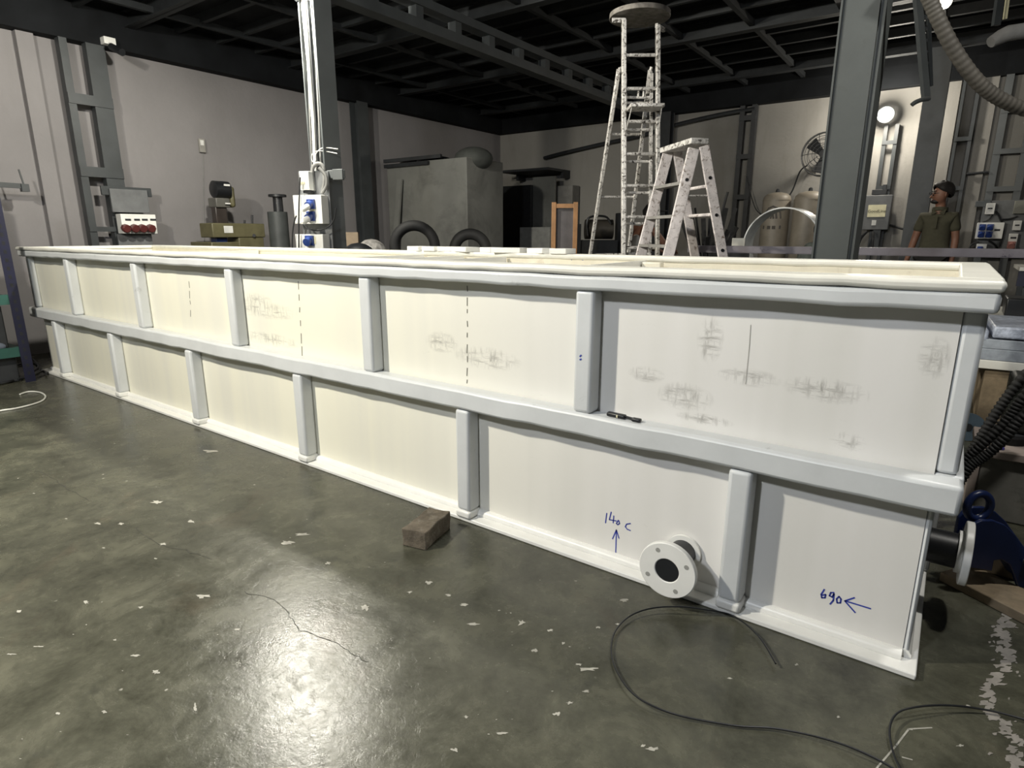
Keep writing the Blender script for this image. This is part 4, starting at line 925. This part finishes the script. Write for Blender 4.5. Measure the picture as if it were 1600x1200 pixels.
q = c.copy(); q.z = c.z-.16; MB().obox(q - n_*.02, u_*w_/2*.8, n_*.006, UPV*(h_/2+.1)).build('panel', M('dull_mauve_panel', (.085, .078, .082), .7), wf)
q.z = .35; MB().obox(q, u_*w_/2*.86, n_*.015, UPV*.02).build('cross_rail', MWOOD2, wf)
# dark machines near the ladder foot
dm = thing('compressor', 'dark compressor with a bent frame behind the tall ladder rear leg', 'compressor', PD(935, 500, 7.2).xy.to_3d())
q0 = PD(935, 375, 7.2)
MB().tube([q0 - UL*.16 + UPV*.12, q0 + UL*.16 + UPV*.12], .11, 18).build('tank', M('dark_brown_metal', (.045, .04, .033), .5), dm)
MB().obox((q0.x, q0.y, (q0.z)/2), UL*.2, NH*.16, UPV*q0.z/2).build('base', MDARK, dm)
MB().tube(smooth([q0 - UL*.14 + UPV*.05 - NH*.12, q0 - UL*.14 + UPV*.24 - NH*.12, q0 + UL*.05 + UPV*.26 - NH*.12, q0 + UL*.12 + UPV*.18 - NH*.12]), .012, 8).build('handle', MBLACK, dm)
MB().obox(q0 + UL*.235 + UPV*.02, UL*.03, NH*.1, UPV*.28).build('control_box', MBLACK, dm); MB().obox(q0 - UL*.24 - UPV*.02, UL*.03, NH*.05, UPV*.2).build('side_tank', MDARK, dm)
# black strips bundle
bs = thing('strip_bundle', 'bundle of black plastic strips sticking up behind the stepladder', 'strips', PD(1110, 500, 6.6).xy.to_3d())
for k in range(26):
    px = 1070 + random.uniform(0, 75); b0 = PD(1105 + (px-1107)*.55, 405, 6.5 + random.uniform(-.15, .15)); top = random.uniform(338, 378) if k % 5 else 325
    t0 = PD(px + (px-1107)*.25, top, 6.5 + random.uniform(-.2, .2))
    MB().bar(b0, t0, random.uniform(.02, .05), .006, UL).build('strip', MRUB, bs)
t0 = PD(1137, 300, 6.5); t1 = PD(1131, 322, 6.5); t2 = PD(1115, 390, 6.5); MB().tube(smooth([t0, t1, t2]), .014, 8).build('strip', MRUB, bs)
q = PD(1104, 430, 6.5); MB().lathe((q.x, q.y, 0), [(.20, 0), (.23, .4), (.23, .96), (.21, .96), (.20, .5)]).build('bin', MDARK, bs)
# low dark bench strip left of the beam, with white bracket
slabthing('white_bracket', 'small white plastic bracket with a hole beside the big ring', 'bracket', 1144, 372, 1164, 388, PD(1155, 380, 6.0), 25, .03, MRIM)
wbn = thing('work_bench', 'low steel bench holding the ring behind the purplish beam', 'bench', PD(1220, 500, 6.2).xy.to_3d())
cB = PD(1236, 470, 6.2); zB = PD(1225, 386, 6.2).z
rg_r = (PD(1225, 386, 6.2) - PD(1168, 386, 6.2)).length
zB = zB - rg_r*.97
MB().obox((cB.x+.05, cB.y+.1, zB-.02), UL*.5, NH*.4, UPV*.02).build('bench_top', MDARK, wbn)
for s in (-1, 1):
    for t in (-1, 1): MB().bar(Vector((cB.x+.05, cB.y+.1, zB-.04)) + UL*.45*s + NH*.35*t, Vector((cB.x+.05, cB.y+.1, 0)) + UL*.45*s + NH*.35*t, .05, .05).build('leg', MDARK, wbn)
q = PD(1225, 388, 6.1); q.z = zB + rg_r
ax = (NH*.76 + UL*.65).normalized()
tag(MB().ring(q - ax*.13, q + ax*.13, rg_r, rg_r-.012, 48).build('shell_ring', M('white_shell', (.62, .64, .64), .4)), 'big white plastic ring standing on edge in front of the two vessels', 'ring')
q = PD(1155, 402, 6.0)
slabthing('bracket_block', 'dark block carrying the small white bracket', 'block', 1136, 388, 1168, 470, PD(1155, 380, 6.03), 25, .1, MDARK)

# ================================================================== BACK WALL THINGS
def vessel(label, px0, px1, pytop, Y, emblem, grp):
    a = PY(px0, 350, Y); b = PY(px1, 350, Y); r = (b.x-a.x)/2; xc_ = (a.x+b.x)/2; zt_ = PY((px0+px1)/2, pytop, Y).z
    th = thing('pressure_vessel', label, 'vessel', (xc_, Y, 0), grp)
    MB().lathe((xc_, Y, 0), [(r*.9, 0), (r, .04), (r, zt_-r*.55), (r*.93, zt_-r*.3), (r*.7, zt_-r*.1), (r*.3, zt_), (.03, zt_)], 36).build('shell', MVESSEL, th)
    MB().lathe((xc_, Y, zt_), [(.03, 0), (.025, .04), (.01, .05)], 14).build('valve_cap', MDARK, th)
    MB().ring((xc_, Y, zt_-r*.60), (xc_, Y, zt_-r*.57), r+.004, r-.01, 36).build('seam_ring', MVESSEL, th)
    if emblem:
        mb = MB(); zc_ = zt_ - r*1.6
        pts = lambda L: [(xc_ + x*r, Y - math.sqrt(max(0, 1-x*x))*r - .003, zc_ + z*r) for x, z in L]
        for L in ([(-.55,-.3),(-.5,.1),(-.3,.42),(0,.55),(.3,.42),(.5,.1),(.55,-.3)], [(-.3,-.3),(-.25,.1),(0,.3),(.25,.1),(.3,-.3)], [(-.1,-.3),(0,.12),(.1,-.3)], [(-.6,-.9),(-.2,-.92),(.2,-.92),(.6,-.9)], [(-.6,-1.02),(-.2,-1.04),(.2,-1.04),(.6,-1.02)]):
            mb = MB().ribbon(pts(L), .025, (0, -1, 0)); mb.build('emblem_stroke', M('faded_print', (.09, .08, .07), .7), th)
vessel('left beige pressure vessel with a dark arched emblem at back wall', 1189, 1232, 301, 9.45, True, 'pressure vessels at the back wall')
vessel('plain right beige pressure vessel with domed top beside the column', 1237, 1285, 299, 9.45, False, 'pressure vessels at the back wall')
# wall fan
fn = thing('wall_fan', 'large caged wall fan on the back wall behind the broad column', 'fan', PY(1288, 243, 9.75))
fc_ = PY(1288, 241, 9.68); fr = (PY(1288, 207, 9.68).z - PY(1288, 275, 9.68).z)/2
for k, (r, dy) in enumerate(((1, 0), (.98, -.08), (.8, -.12), (.62, -.14), (.45, -.15), (.28, -.16), (.8, .06), (.5, .08))):
    MB().tube([fc_ + Vector((math.cos(t)*fr*r, dy, math.sin(t)*fr*r)) for t in [2*math.pi*i/36 for i in range(36)]], .012 if k == 0 else .004, 6, closed=True).build('guard_ring', MBLACK, fn)
for k in range(10):
    t = 2*math.pi*k/10; MB().tube([fc_ + Vector((math.cos(t)*fr*.2, -.16, math.sin(t)*fr*.2)), fc_ + Vector((math.cos(t)*fr*.7, -.13, math.sin(t)*fr*.7)), fc_ + Vector((math.cos(t)*fr, -.01, math.sin(t)*fr))], .004, 6).build('guard_spoke', MBLACK, fn)
for k in range(3):
    t = 2*math.pi*k/3 + .3; d1 = Vector((math.cos(t), 0, math.sin(t))); d2 = Vector((-math.sin(t), .3, math.cos(t)))
    MB().prism([fc_ + d1*fr*.12 - d2*.03, fc_ + d1*fr*.85 - d2*.08, fc_ + d1*fr*.88 + d2*.09, fc_ + d1*fr*.15 + d2*.05], (0, .01, 0)).build('blade', MDARK, fn)
MB().cyl(fc_ - Vector((0, .06, 0)), fc_ + Vector((0, .12, 0)), fr*.2, 18).build('motor_hub', MDARK, fn)
MB().bar(fc_ + Vector((0, .1, 0)), (fc_.x, YB, fc_.z-.05), .06, .06).build('wall_arm', MDARK, fn)
tag(MB().tube(smooth([PY(1262, 258, 9.68), PY(1250, 268, 9.75), PY(1239, 296, 9.8), PY(1229, 312, 9.62)]), .010, 8).build('hanging_cable', MDARK), 'cable drooping from the wall fan down to the vessels', 'cable')
tag(MB().tube(smooth([PY(1166, 275, 9.9), PY(1172, 300, 9.9), PY(1180, 325, 9.9), PY(1190, 336, 9.9)]), .007, 8).build('hanging_cable', MDARK), 'thin cable drooping from the dark lattice column to the left vessel', 'cable')
tag(MB().tube(smooth([PY(850, 247, 9.95), PY(880, 239, 9.95), PY(940, 225, 9.95), PY(1000, 212, 9.95), PY(1060, 194, 9.95), PY(1130, 178, 9.95), PY(1180, 170, 9.95)]), .03, 8).build('wall_pipe', MDARK), 'dark sloping pipe along the back wall behind the ladders', 'pipe')
# lit wall lamp
lp = PY(1383, 178, 9.70)
ll = thing('wall_lamp', 'brightly lit lamp glaring on the back wall above the grey switch box', 'lamp', lp)
MB().ball(lp, .075, 20, 12).build('bulb', M('lit_wall_bulb', (1, 1, 1), emit=((1, .95, .85), 60.0)), ll)
MB().tube([lp + Vector((0, .20, .02)), lp + Vector((0, .10, .01)), lp + Vector((0, .06, 0))], [.05, .07, .10], 20, cap=False).build('housing', MSTEEL, ll)
MB().bar(lp + Vector((0, .18, .02)), (lp.x, YB, lp.z+.02), .03, .03).build('arm', MSTEEL, ll)
l = bpy.data.lights.new('wall_lamp_light', 'POINT'); l.energy = LAMP_WALL; l.color = (1, .93, .80); l.shadow_soft_size = .06
lo = bpy.data.objects.new('wall_lamp_light', l); COL.objects.link(lo); lo.parent = ll; lo.location = (0, -.14, -.02)
lb_ = PZ(1478, 2, 3.22)
bb = thing('ceiling_bulb', 'round bulb under the ceiling at top right', 'bulb', lb_)
MB().ball(lb_, .05, 16, 10, (1, 1, 1.15)).build('bulb', M('lit_ceiling_bulb', (1, 1, 1), emit=((1, .9, .7), 2.5)), bb); MB().cyl(lb_ + UPV*.05, lb_ + UPV*.12, .03, 12).build('holder', MBLACK, bb); MB().cyl(lb_ + UPV*.12, lb_ + UPV*.24, .005, 6).build('flex', MBLACK, bb)
l = bpy.data.lights.new('ceiling_bulb_light', 'POINT'); l.energy = LAMP_BULB; l.color = (1, .9, .75); l.shadow_soft_size = .05
lo = bpy.data.objects.new('ceiling_bulb_light', l); COL.objects.link(lo); lo.parent = bb; lo.location = (0, 0, -.12)
# grey switch box with label
def bbox(name, mat, parent, px0, py0, px1, py1, thick, off=0.0, bev=.004, Y=9.80):
    mb = MB(); slab(mb, px0, py0, px1, py1, Vector((0, Y, 0)), 0, thick, off); return mb.build(name, mat, parent, bevel=bev)
gb = thing('switch_box', 'grey switch box with a pale yellow label under the lit wall lamp', 'switch box', PY(1370, 362, 9.8))
bbox('case', MGREYBOX, gb, 1349, 305, 1391, 359, .16, .0, .008)
bbox('top_gland_plate', MDARK, gb, 1362, 296, 1385, 304, .10, -.02); bbox('top_knob', MBLACK, gb, 1379, 288, 1385, 297, .05, -.02); bbox('name_label', MYEL, gb, 1356, 320, 1384, 339, .006, .005, 0); bbox('small_label', MPAPER, gb, 1362, 344, 1369, 352, .006, .005, 0)
cT = PY(1370, 330, 9.79); text_mesh('GoodLine', .053, (cT.x, 9.7925, cT.z), Vector((1, 0, 0)), Vector((0, -1, 0)), 'label_print', M('olive_print', (.03, .03, .012), .7), gb)
bbox('wall_plate', MSTEEL, gb, 1362, 359, 1374, 392, .10, -.02)
MB().tube(smooth([PY(1354, 362, 9.75), PY(1345, 372, 9.7), PY(1340, 386, 9.7)]), .02, 8).build('cable_tail', MBLACK, gb); MB().tube(smooth([PY(1364, 362, 9.75), PY(1364, 372, 9.7), PY(1363, 390, 9.7)]), .012, 8).build('cable_tail', MBLACK, gb)
# conduits on the wall
tag(MB().tube([PY(1389, 351, 9.97), PY(1408, 357, 9.97), PY(1420, 359, 9.97)], .014, 8).build('wall_pipe', MDARK), 'short dark conduit leaving the grey switch box', 'pipe')
tag(MB().tube([PY(1510, 272, 9.93), PY(1545, 269, 9.93)], .016, 8).build('wall_pipe', MDARK), 'short dark pipe crossing the pilaster right of the man', 'pipe')
# socket board at right
rb = thing('socket_board', 'grey board on the back wall crowded with white socket boxes at right', 'board', PY(1560, 392, 9.85))
bbox('board', MGREYBOX, rb, 1530, 313, 1612, 400, .02, .0, .002); bbox('side_bar', MSTEELB, rb, 1524, 314, 1548, 323, .03, .012)
bbox('meter_box', M('olive_meter', (.2, .2, .17), .5), rb, 1584, 314, 1612, 334, .06, .06)
def rbox(label, x0, y0, x1, y1): th = thing('socket_box', label, 'socket box', PY((x0+x1)/2, y1, 9.78), 'socket boxes on the right board'); bbox('case', MWHITE, th, x0, y0, x1, y1, .10, .10); return th
t = rbox('small white breaker box at the top of the right board', 1540, 318, 1554, 335); bbox('switch', MDARK, t, 1543, 325, 1550, 327, .01, .108, .001)
t = rbox('white box with four blue sockets on the right board', 1525, 348, 1567, 373); 
for x, y in ((1535, 355), (1547, 355), (1533, 366), (1545, 366)): socket(t, x, y, .030, (0, 9.80, 0), 0, .10, MBLUE)
bbox('rating_window', MDARK, t, 1553, 358, 1562, 361, .006, .104, .001)
t = rbox('small white box with one blue socket at the foot of the right board', 1525, 381, 1541, 394); socket(t, 1531, 389, .026, (0, 9.80, 0), 0, .10, MBLUE)
t = rbox('small plain white switch box right of the four blue sockets', 1582, 345, 1595, 360); bbox('switch', MDARK, t, 1585, 351, 1592, 353, .01, .108, .001)
t = rbox('white box with one pale red socket at the right edge', 1574, 365, 1588, 391); socket(t, 1580, 383, .036, (0, 9.80, 0), 0, .10, M('pale_red_plastic', (.38, .17, .15), .5)); bbox('rating_window', MDARK, t, 1578, 370, 1587, 373, .006, .104, .001)
for k, pts in enumerate(([(1550,335),(1545,343),(1535,348)], [(1556,330),(1562,340),(1568,360),(1562,385)], [(1530,378),(1518,382),(1513,392)], [(1566,343),(1578,342),(1590,338)], [(1545,376),(1556,384),(1562,392)])):
    MB().tube(smooth([PY(x, y, 9.76) for x, y in pts]), .010, 8).build('cable', MBLACK, rb)

# ================================================================== TOP RIGHT: HOSE, HANGER, DUCT
hs = smooth([PD(x, y, 2.7) for x, y in [(1420, -60), (1448, -10), (1466, 30), (1492, 80), (1526, 126), (1560, 153), (1605, 172), (1660, 185)]], 24)
tag(MB().tube(hs, [.026 + (.0015 if (i//2) % 2 else 0) for i in range(len(hs))], 14).build('hanging_hose', M('grey_brown_hose', (.055, .05, .042), .6)), 'thick grey-brown ribbed hose drooping across the top right', 'hose')
lg = thing('lattice_hanger', 'lattice steel hanger with a hook beside the ceiling hose', 'hanger', PD(1448, 158, 6.0))
LgA = PD(1432, -20, 6.0); LgB = PD(1447, 156, 6.0); LgC = PD(1449, -20, 6.0); LgD = PD(1454, 135, 6.0)
MB().bar(LgA, LgB, .055, .05, UL).build('main_bar', MSTEELB, lg); MB().bar(LgC, LgD, .03, .03, UL).build('side_bar', MSTEEL, lg)
for k in range(9):
    t0 = k/9; p0 = LgA.lerp(LgB, t0); p1 = LgC.lerp(LgD, min(1, t0+.09)); MB().bar(p0, p1, .02, .012).build('lacing', MSTEELB, lg)
MB().tube(smooth([PD(1452, 154, 5.98), PD(1440, 156, 5.96), PD(1430, 160, 5.95), PD(1425, 164, 5.95)]), .02, 8).build('hook', MSTEELB, lg)
dp = thing('ceiling_duct', 'pale duct with a drop under the ceiling at the right edge', 'duct', PD(1590, 60, 5.0))
MB().tube([PD(1548, 66, 5.0), PD(1562, 58, 5.0), PD(1575, 52, 5.0), PD(1640, 42, 5.0)], [.04, .05, .055, .055], 12).build('duct', M('pale_duct', (.25, .25, .25), .5), dp)
MB().bar(PD(1556, 40, 5.0), PD(1566, -30, 5.0), .05, .03, UL).build('drop_bar', MSTEEL, dp); MB().bar(PD(1570, 30, 5.02), PD(1578, -30, 5.02), .02, .02, UL).build('tube_lamp', MYEL, dp)

# ================================================================== PEOPLE
def skin(name, V, E, mat, parent, org, root=0, sub=2):
    me = bpy.data.meshes.new(name); me.from_pydata([tuple(Vector(v[0]) - org) for v in V], E, []); me.materials.append(mat)
    o = bpy.data.objects.new(name, me); COL.objects.link(o); ORIG[o.name] = org
    if parent is not None: o.parent = parent; o.location = org - Vector(ORIG[parent.name])
    md = o.modifiers.new('skin', 'SKIN'); md.use_smooth_shade = True
    sv = me.skin_vertices[0].data
    for i, v in enumerate(V):
        r = v[1]; sv[i].radius = (r, r) if not isinstance(r, tuple) else r; sv[i].use_root = (i == root)
    ss = o.modifiers.new('sub', 'SUBSURF'); ss.levels = sub; ss.render_levels = sub
    return o
def chain(V, E, start, pts):
    prev = start
    for co, r in pts:
        V.append((co, r)); E.append((prev, len(V)-1)); prev = len(V)-1
    return prev
def person(label, loc, yaw, pose, shirt, trousers, hair=True, head_yaw=0, vest=False, glasses=False, cap=False):
    """pose: dict of joint positions in body space (x right of the person's left, y backwards, z up)"""
    org = Vector((loc[0], loc[1], 0)); Rz = Matrix.Rotation(math.radians(yaw), 3, 'Z')
    T = lambda q: org + Rz @ Vector(q)
    J = {k: Vector(v) for k, v in pose.items()}
    th = thing('person', label, 'person', org)
    V, E = [], []
    V.append((T(J['pelvis']), .09)); sp1 = chain(V, E, 0, [(T(J['pelvis'].lerp(J['chest'], .5)), (.095, .075)), (T(J['chest']), ((.13, .09) if vest else (.095, .065)))])
    nb = chain(V, E, sp1, [(T(J['neck']), .058), (T(J['neck'].lerp(J['head'], .45)), .052)])
    Hd = J['head']; hy = Matrix.Rotation(math.radians(head_yaw), 3, 'Z')
    Hq = lambda x, y, z: T(Hd + hy @ Vector((x, y, z)))
    chain(V, E, nb, [(Hq(0, -.020, -.060), (.072, .080)), (Hq(0, -.014, .0), (.086, .102)), (Hq(0, -.002, .055), (.080, .094)), (Hq(0, .004, .09), (.055, .062))])
    for s in ('l', 'r'):
        sg = 1 if s == 'l' else -1
        sh = chain(V, E, sp1, [(T(J['sh_'+s]), .052), (T(J['sh_'+s].lerp(J['el_'+s], .5)), .047), (T(J['el_'+s]), .040), (T(J['el_'+s].lerp(J['wr_'+s], .4)), .038), (T(J['wr_'+s]), .026)])
        dv = (J['wr_'+s] - J['el_'+s]).normalized(); pal = J['wr_'+s] + dv*.05
        pm = chain(V, E, sh, [(T(pal), (.034, .018))])
        sd = Vector((0, 1, 0)) - dv*dv.y; sd = sd.normalized() if sd.length > .2 else Vector((1, 0, 0)); inn = dv.cross(sd)*sg
        for f in range(4):
            L = (.075, .085, .08, .062)[f]; b0 = pal + dv*.035 + sd*(f-1.5)*.020
            chain(V, E, pm, [(T(b0), .010), (T(b0 + dv*L*.55 + inn*.006), .009), (T(b0 + dv*L*.9 + inn*.022), .008)])
        chain(V, E, pm, [(T(pal - dv*.01 - sd*.034), .011), (T(pal + dv*.03 - sd*.050), .009)])
        chain(V, E, 0, [(T(J['hip_'+s]), .082), (T(J['hip_'+s].lerp(J['kn_'+s], .5)), .066), (T(J['kn_'+s]), .052), (T(J['kn_'+s].lerp(J['an_'+s], .35)), .050), (T(J['an_'+s]), .034), (T(J['an_'+s] + Vector((0, -.03, -.05))), .034), (T(J['an_'+s] + Vector((0, -.13, -.06))), .030)])
    body = skin('body', V, E, MSKIN, th, org)
    # face
    MB().tube([Hq(0, -.088, .015), Hq(0, -.100, -.008), Hq(0, -.112, -.028), Hq(0, -.090, -.036)], [.008, .011, .015, .010], 10).build('nose', MSKIN, th)
    for s in (-1, 1):
        MB().ball(Hq(s*.032, -.082, .012), .012, 10, 6).build('eye', MGLASSD, th); MB().ball(Hq(s*.080, .005, -.005), .022, 10, 7, (.45, .8, 1.3)).build('ear', MSKIN, th)
        MB().bar(Hq(s*.018, -.094, .034), Hq(s*.05, -.084, .036), .010, .008).build('eyebrow', MHAIR, th)
    MB().bar(Hq(-.022, -.090, -.058), Hq(.022, -.090, -.058), .010, .010).build('mouth', M('lips', (.14, .05, .045), .5), th)
    if hair:
        mb = MB(); hc = Hd + Vector((0, .012, .030)); n, m = 24, 10; vs2 = []
        for i in range(m+1):
            for k in range(n):
                b = 2*math.pi*k/n; fr_ = -math.sin(b)
                amax = math.radians(98 + 30*max(0, -fr_) - 42*max(0, fr_)**1.5); a = amax*i/m
                rr_ = .118 + .004*math.sin(5*b + 3*a) + .005*random.uniform(-1, 1) - .012*(i == m)
                vs2.append(T(hc + hy @ Vector((math.sin(a)*math.cos(b)*rr_*.92, math.sin(a)*math.sin(b)*rr_*1.02, math.cos(a)*rr_*1.0))))
        fs2 = [(i*n+k, i*n+(k+1) % n, (i+1)*n+(k+1) % n, (i+1)*n+k) for i in range(m) for k in range(n)]
        mb.add(vs2, [q[::-1] for q in fs2]); mb.build('cap' if cap else 'hair', MHAIR, th)
        if cap: MB().obox(Hq(0, -.13, .055), hy @ (Rz @ Vector((.07, 0, 0))), hy @ (Rz @ Vector((0, .05, 0))), UPV*.006).build('cap_peak', MHAIR, th, bevel=.005)
    if glasses:
        for s in (-1, 1):
            c = Hq(s*.034, -.108, .010); a1 = Rz @ hy @ Vector((.026, 0, 0)); a2 = UPV*.020
            MB().tube([c + a1*math.cos(t) + a2*math.sin(t) for t in [2*math.pi*i/16 for i in range(16)]], .003, 6, closed=True).build('glasses_rim', MBLACK, th); MB().bar(Hq(s*.060, -.105, .012), Hq(s*.088, .0, .012), .004, .003).build('glasses_arm', MBLACK, th)
        MB().bar(Hq(-.010, -.111, .014), Hq(.010, -.111, .014), .004, .003).build('glasses_bridge', MBLACK, th)
        mb = MB().ball(Hq(0, -.048, -.074), .050, 12, 8, (1.15, 1.0, .6)); mb.build('beard', MHAIR, th)
    # shirt or vest
    V, E = [], []; low = J['pelvis'] + (J['chest']-J['pelvis'])*.02
    V.append((T(J['pelvis'].lerp(J['chest'], .55)), (.150, .122)))
    chain(V, E, 0, [(T(J['pelvis'].lerp(J['chest'], .25)), (.155, .125)), (T(low - Vector((0, 0, .03))), (.158, .128))])
    ch = chain(V, E, 0, [(T(J['chest']), (.155, .115)), (T(J['chest'].lerp(J['neck'], .55)), (.11, .09) if not vest else (.07, .07))])
    if not vest:
        for s in ('l', 'r'): chain(V, E, 4, [(T(J['sh_'+s] - Vector((0, 0, .02))), .062), (T(J['sh_'+s].lerp(J['el_'+s], .45)), .060), (T(J['sh_'+s].lerp(J['el_'+s], .72)), .061)])
    skin('vest' if vest else 'shirt', V, E, shirt, th, org)
    if not vest:
        MB().ring(T(J['neck'] - Vector((0, .0, .035))), T(J['neck'] + Vector((0, .006, .005))), .078, .056, 22).build('collar', shirt, th)
        for s in (-1, 1): MB().prism([T(J['neck'] + Vector((s*.005, -.082, -.045))), T(J['neck'] + Vector((s*.07, -.05, -.01))), T(J['neck'] + Vector((s*.06, -.085, -.075)))], Rz @ Vector((0, .008, 0))).build('collar_flap', shirt, th)
        MB().bar(T(J['chest'] + Vector((0, -.135, .10))), T(J['chest'] + Vector((0, -.138, -.04))), .03, .006, Rz @ Vector((1, 0, 0))).build('placket', shirt, th)
    # trousers and shoes
    V, E = [], []; V.append((T(J['pelvis'] + Vector((0, 0, .01))), (.150, .122)))
    for s in ('l', 'r'): chain(V, E, 0, [(T(J['hip_'+s]), .098), (T(J['hip_'+s].lerp(J['kn_'+s], .5)), .085), (T(J['kn_'+s]), .070), (T(J['kn_'+s].lerp(J['an_'+s], .5)), .066), (T(J['an_'+s]), .062)])
    skin('trousers', V, E, trousers, th, org)
    for s in ('l', 'r'):
        a = J['an_'+s]; MB().ball(T(a + Vector((0, -.055, -.045))), 1, 14, 8, (.050, .135, .042)).build('shoe', MBLACK, th)
    return th
stand = dict(pelvis=(0, 0, .97), chest=(0, .0, 1.30), neck=(0, .0, 1.485), head=(0, -.015, 1.635), sh_l=(.145, 0, 1.42), sh_r=(-.145, 0, 1.42),
             el_l=(.190, .02, 1.14), el_r=(-.205, .02, 1.14), wr_l=(.195, -.05, .90), wr_r=(-.235, -.06, .91),
             hip_l=(.085, 0, .90), hip_r=(-.085, 0, .90), kn_l=(.10, -.01, .49), kn_r=(-.10, -.01, .49), an_l=(.10, .02, .09), an_r=(-.11, .02, .09))
pm = PY(1470, 340, 8.6)
person('standing man in an olive polo shirt and glasses looking left behind the tank', (pm.x-.02, 8.6), -8, stand, MCLOTH, MTROUS, True, -58, glasses=True)
sit = dict(pelvis=(0, 0, .64), chest=(0, -.13, .95), neck=(0, -.20, 1.10), head=(0, -.27, 1.235), sh_l=(.18, -.15, 1.06), sh_r=(-.18, -.15, 1.06),
           el_l=(.27, -.30, .86), el_r=(-.27, -.30, .86), wr_l=(.16, -.48, .80), wr_r=(-.16, -.48, .80),
           hip_l=(.09, -.02, .62), hip_r=(-.09, -.02, .62), kn_l=(.16, -.42, .60), kn_r=(-.16, -.42, .60), an_l=(.15, -.40, .09), an_r=(-.15, -.40, .09))
q = PD(990, 380, 7.9)
perch = {k: (v[0], v[1], v[2] + (.20 if k[:2] in ('pe', 'ch', 'ne', 'he', 'sh', 'el', 'wr', 'hi') else .12 if k[:2] == 'kn' else 0)) for k, v in sit.items()}
person('stooping man in a white vest and dark cap seen from behind between the ladders', (q.x, q.y), 150, perch, MVEST, MTROUS, True, 0, vest=True, cap=True)
def stool(label, x, y, h):
    th = thing('work_stool', label, 'stool', (x, y, 0)); MB().lathe((x, y, h-.04), [(.15, 0), (.16, .01), (.16, .035), (.15, .04)]).build('seat', MWOOD, th)
    for k in range(4):
        a = math.pi/4 + k*math.pi/2; MB().bar((x+.1*math.cos(a), y+.1*math.sin(a), h-.04), (x+.16*math.cos(a), y+.16*math.sin(a), 0), .03, .03).build('leg', MDARK, th)
stool('stool under the stooping man in the white vest', q.x, q.y, .70)
q2 = PY(1248, 380, 8.5)
person('seated dark-haired person in a grey-green shirt half hidden behind the broad column', (q2.x+.02, q2.y), 115, sit, MSHIRT2, MTROUS, True, 0)
stool('stool under the seated person behind the broad column', q2.x+.02, q2.y, .515)
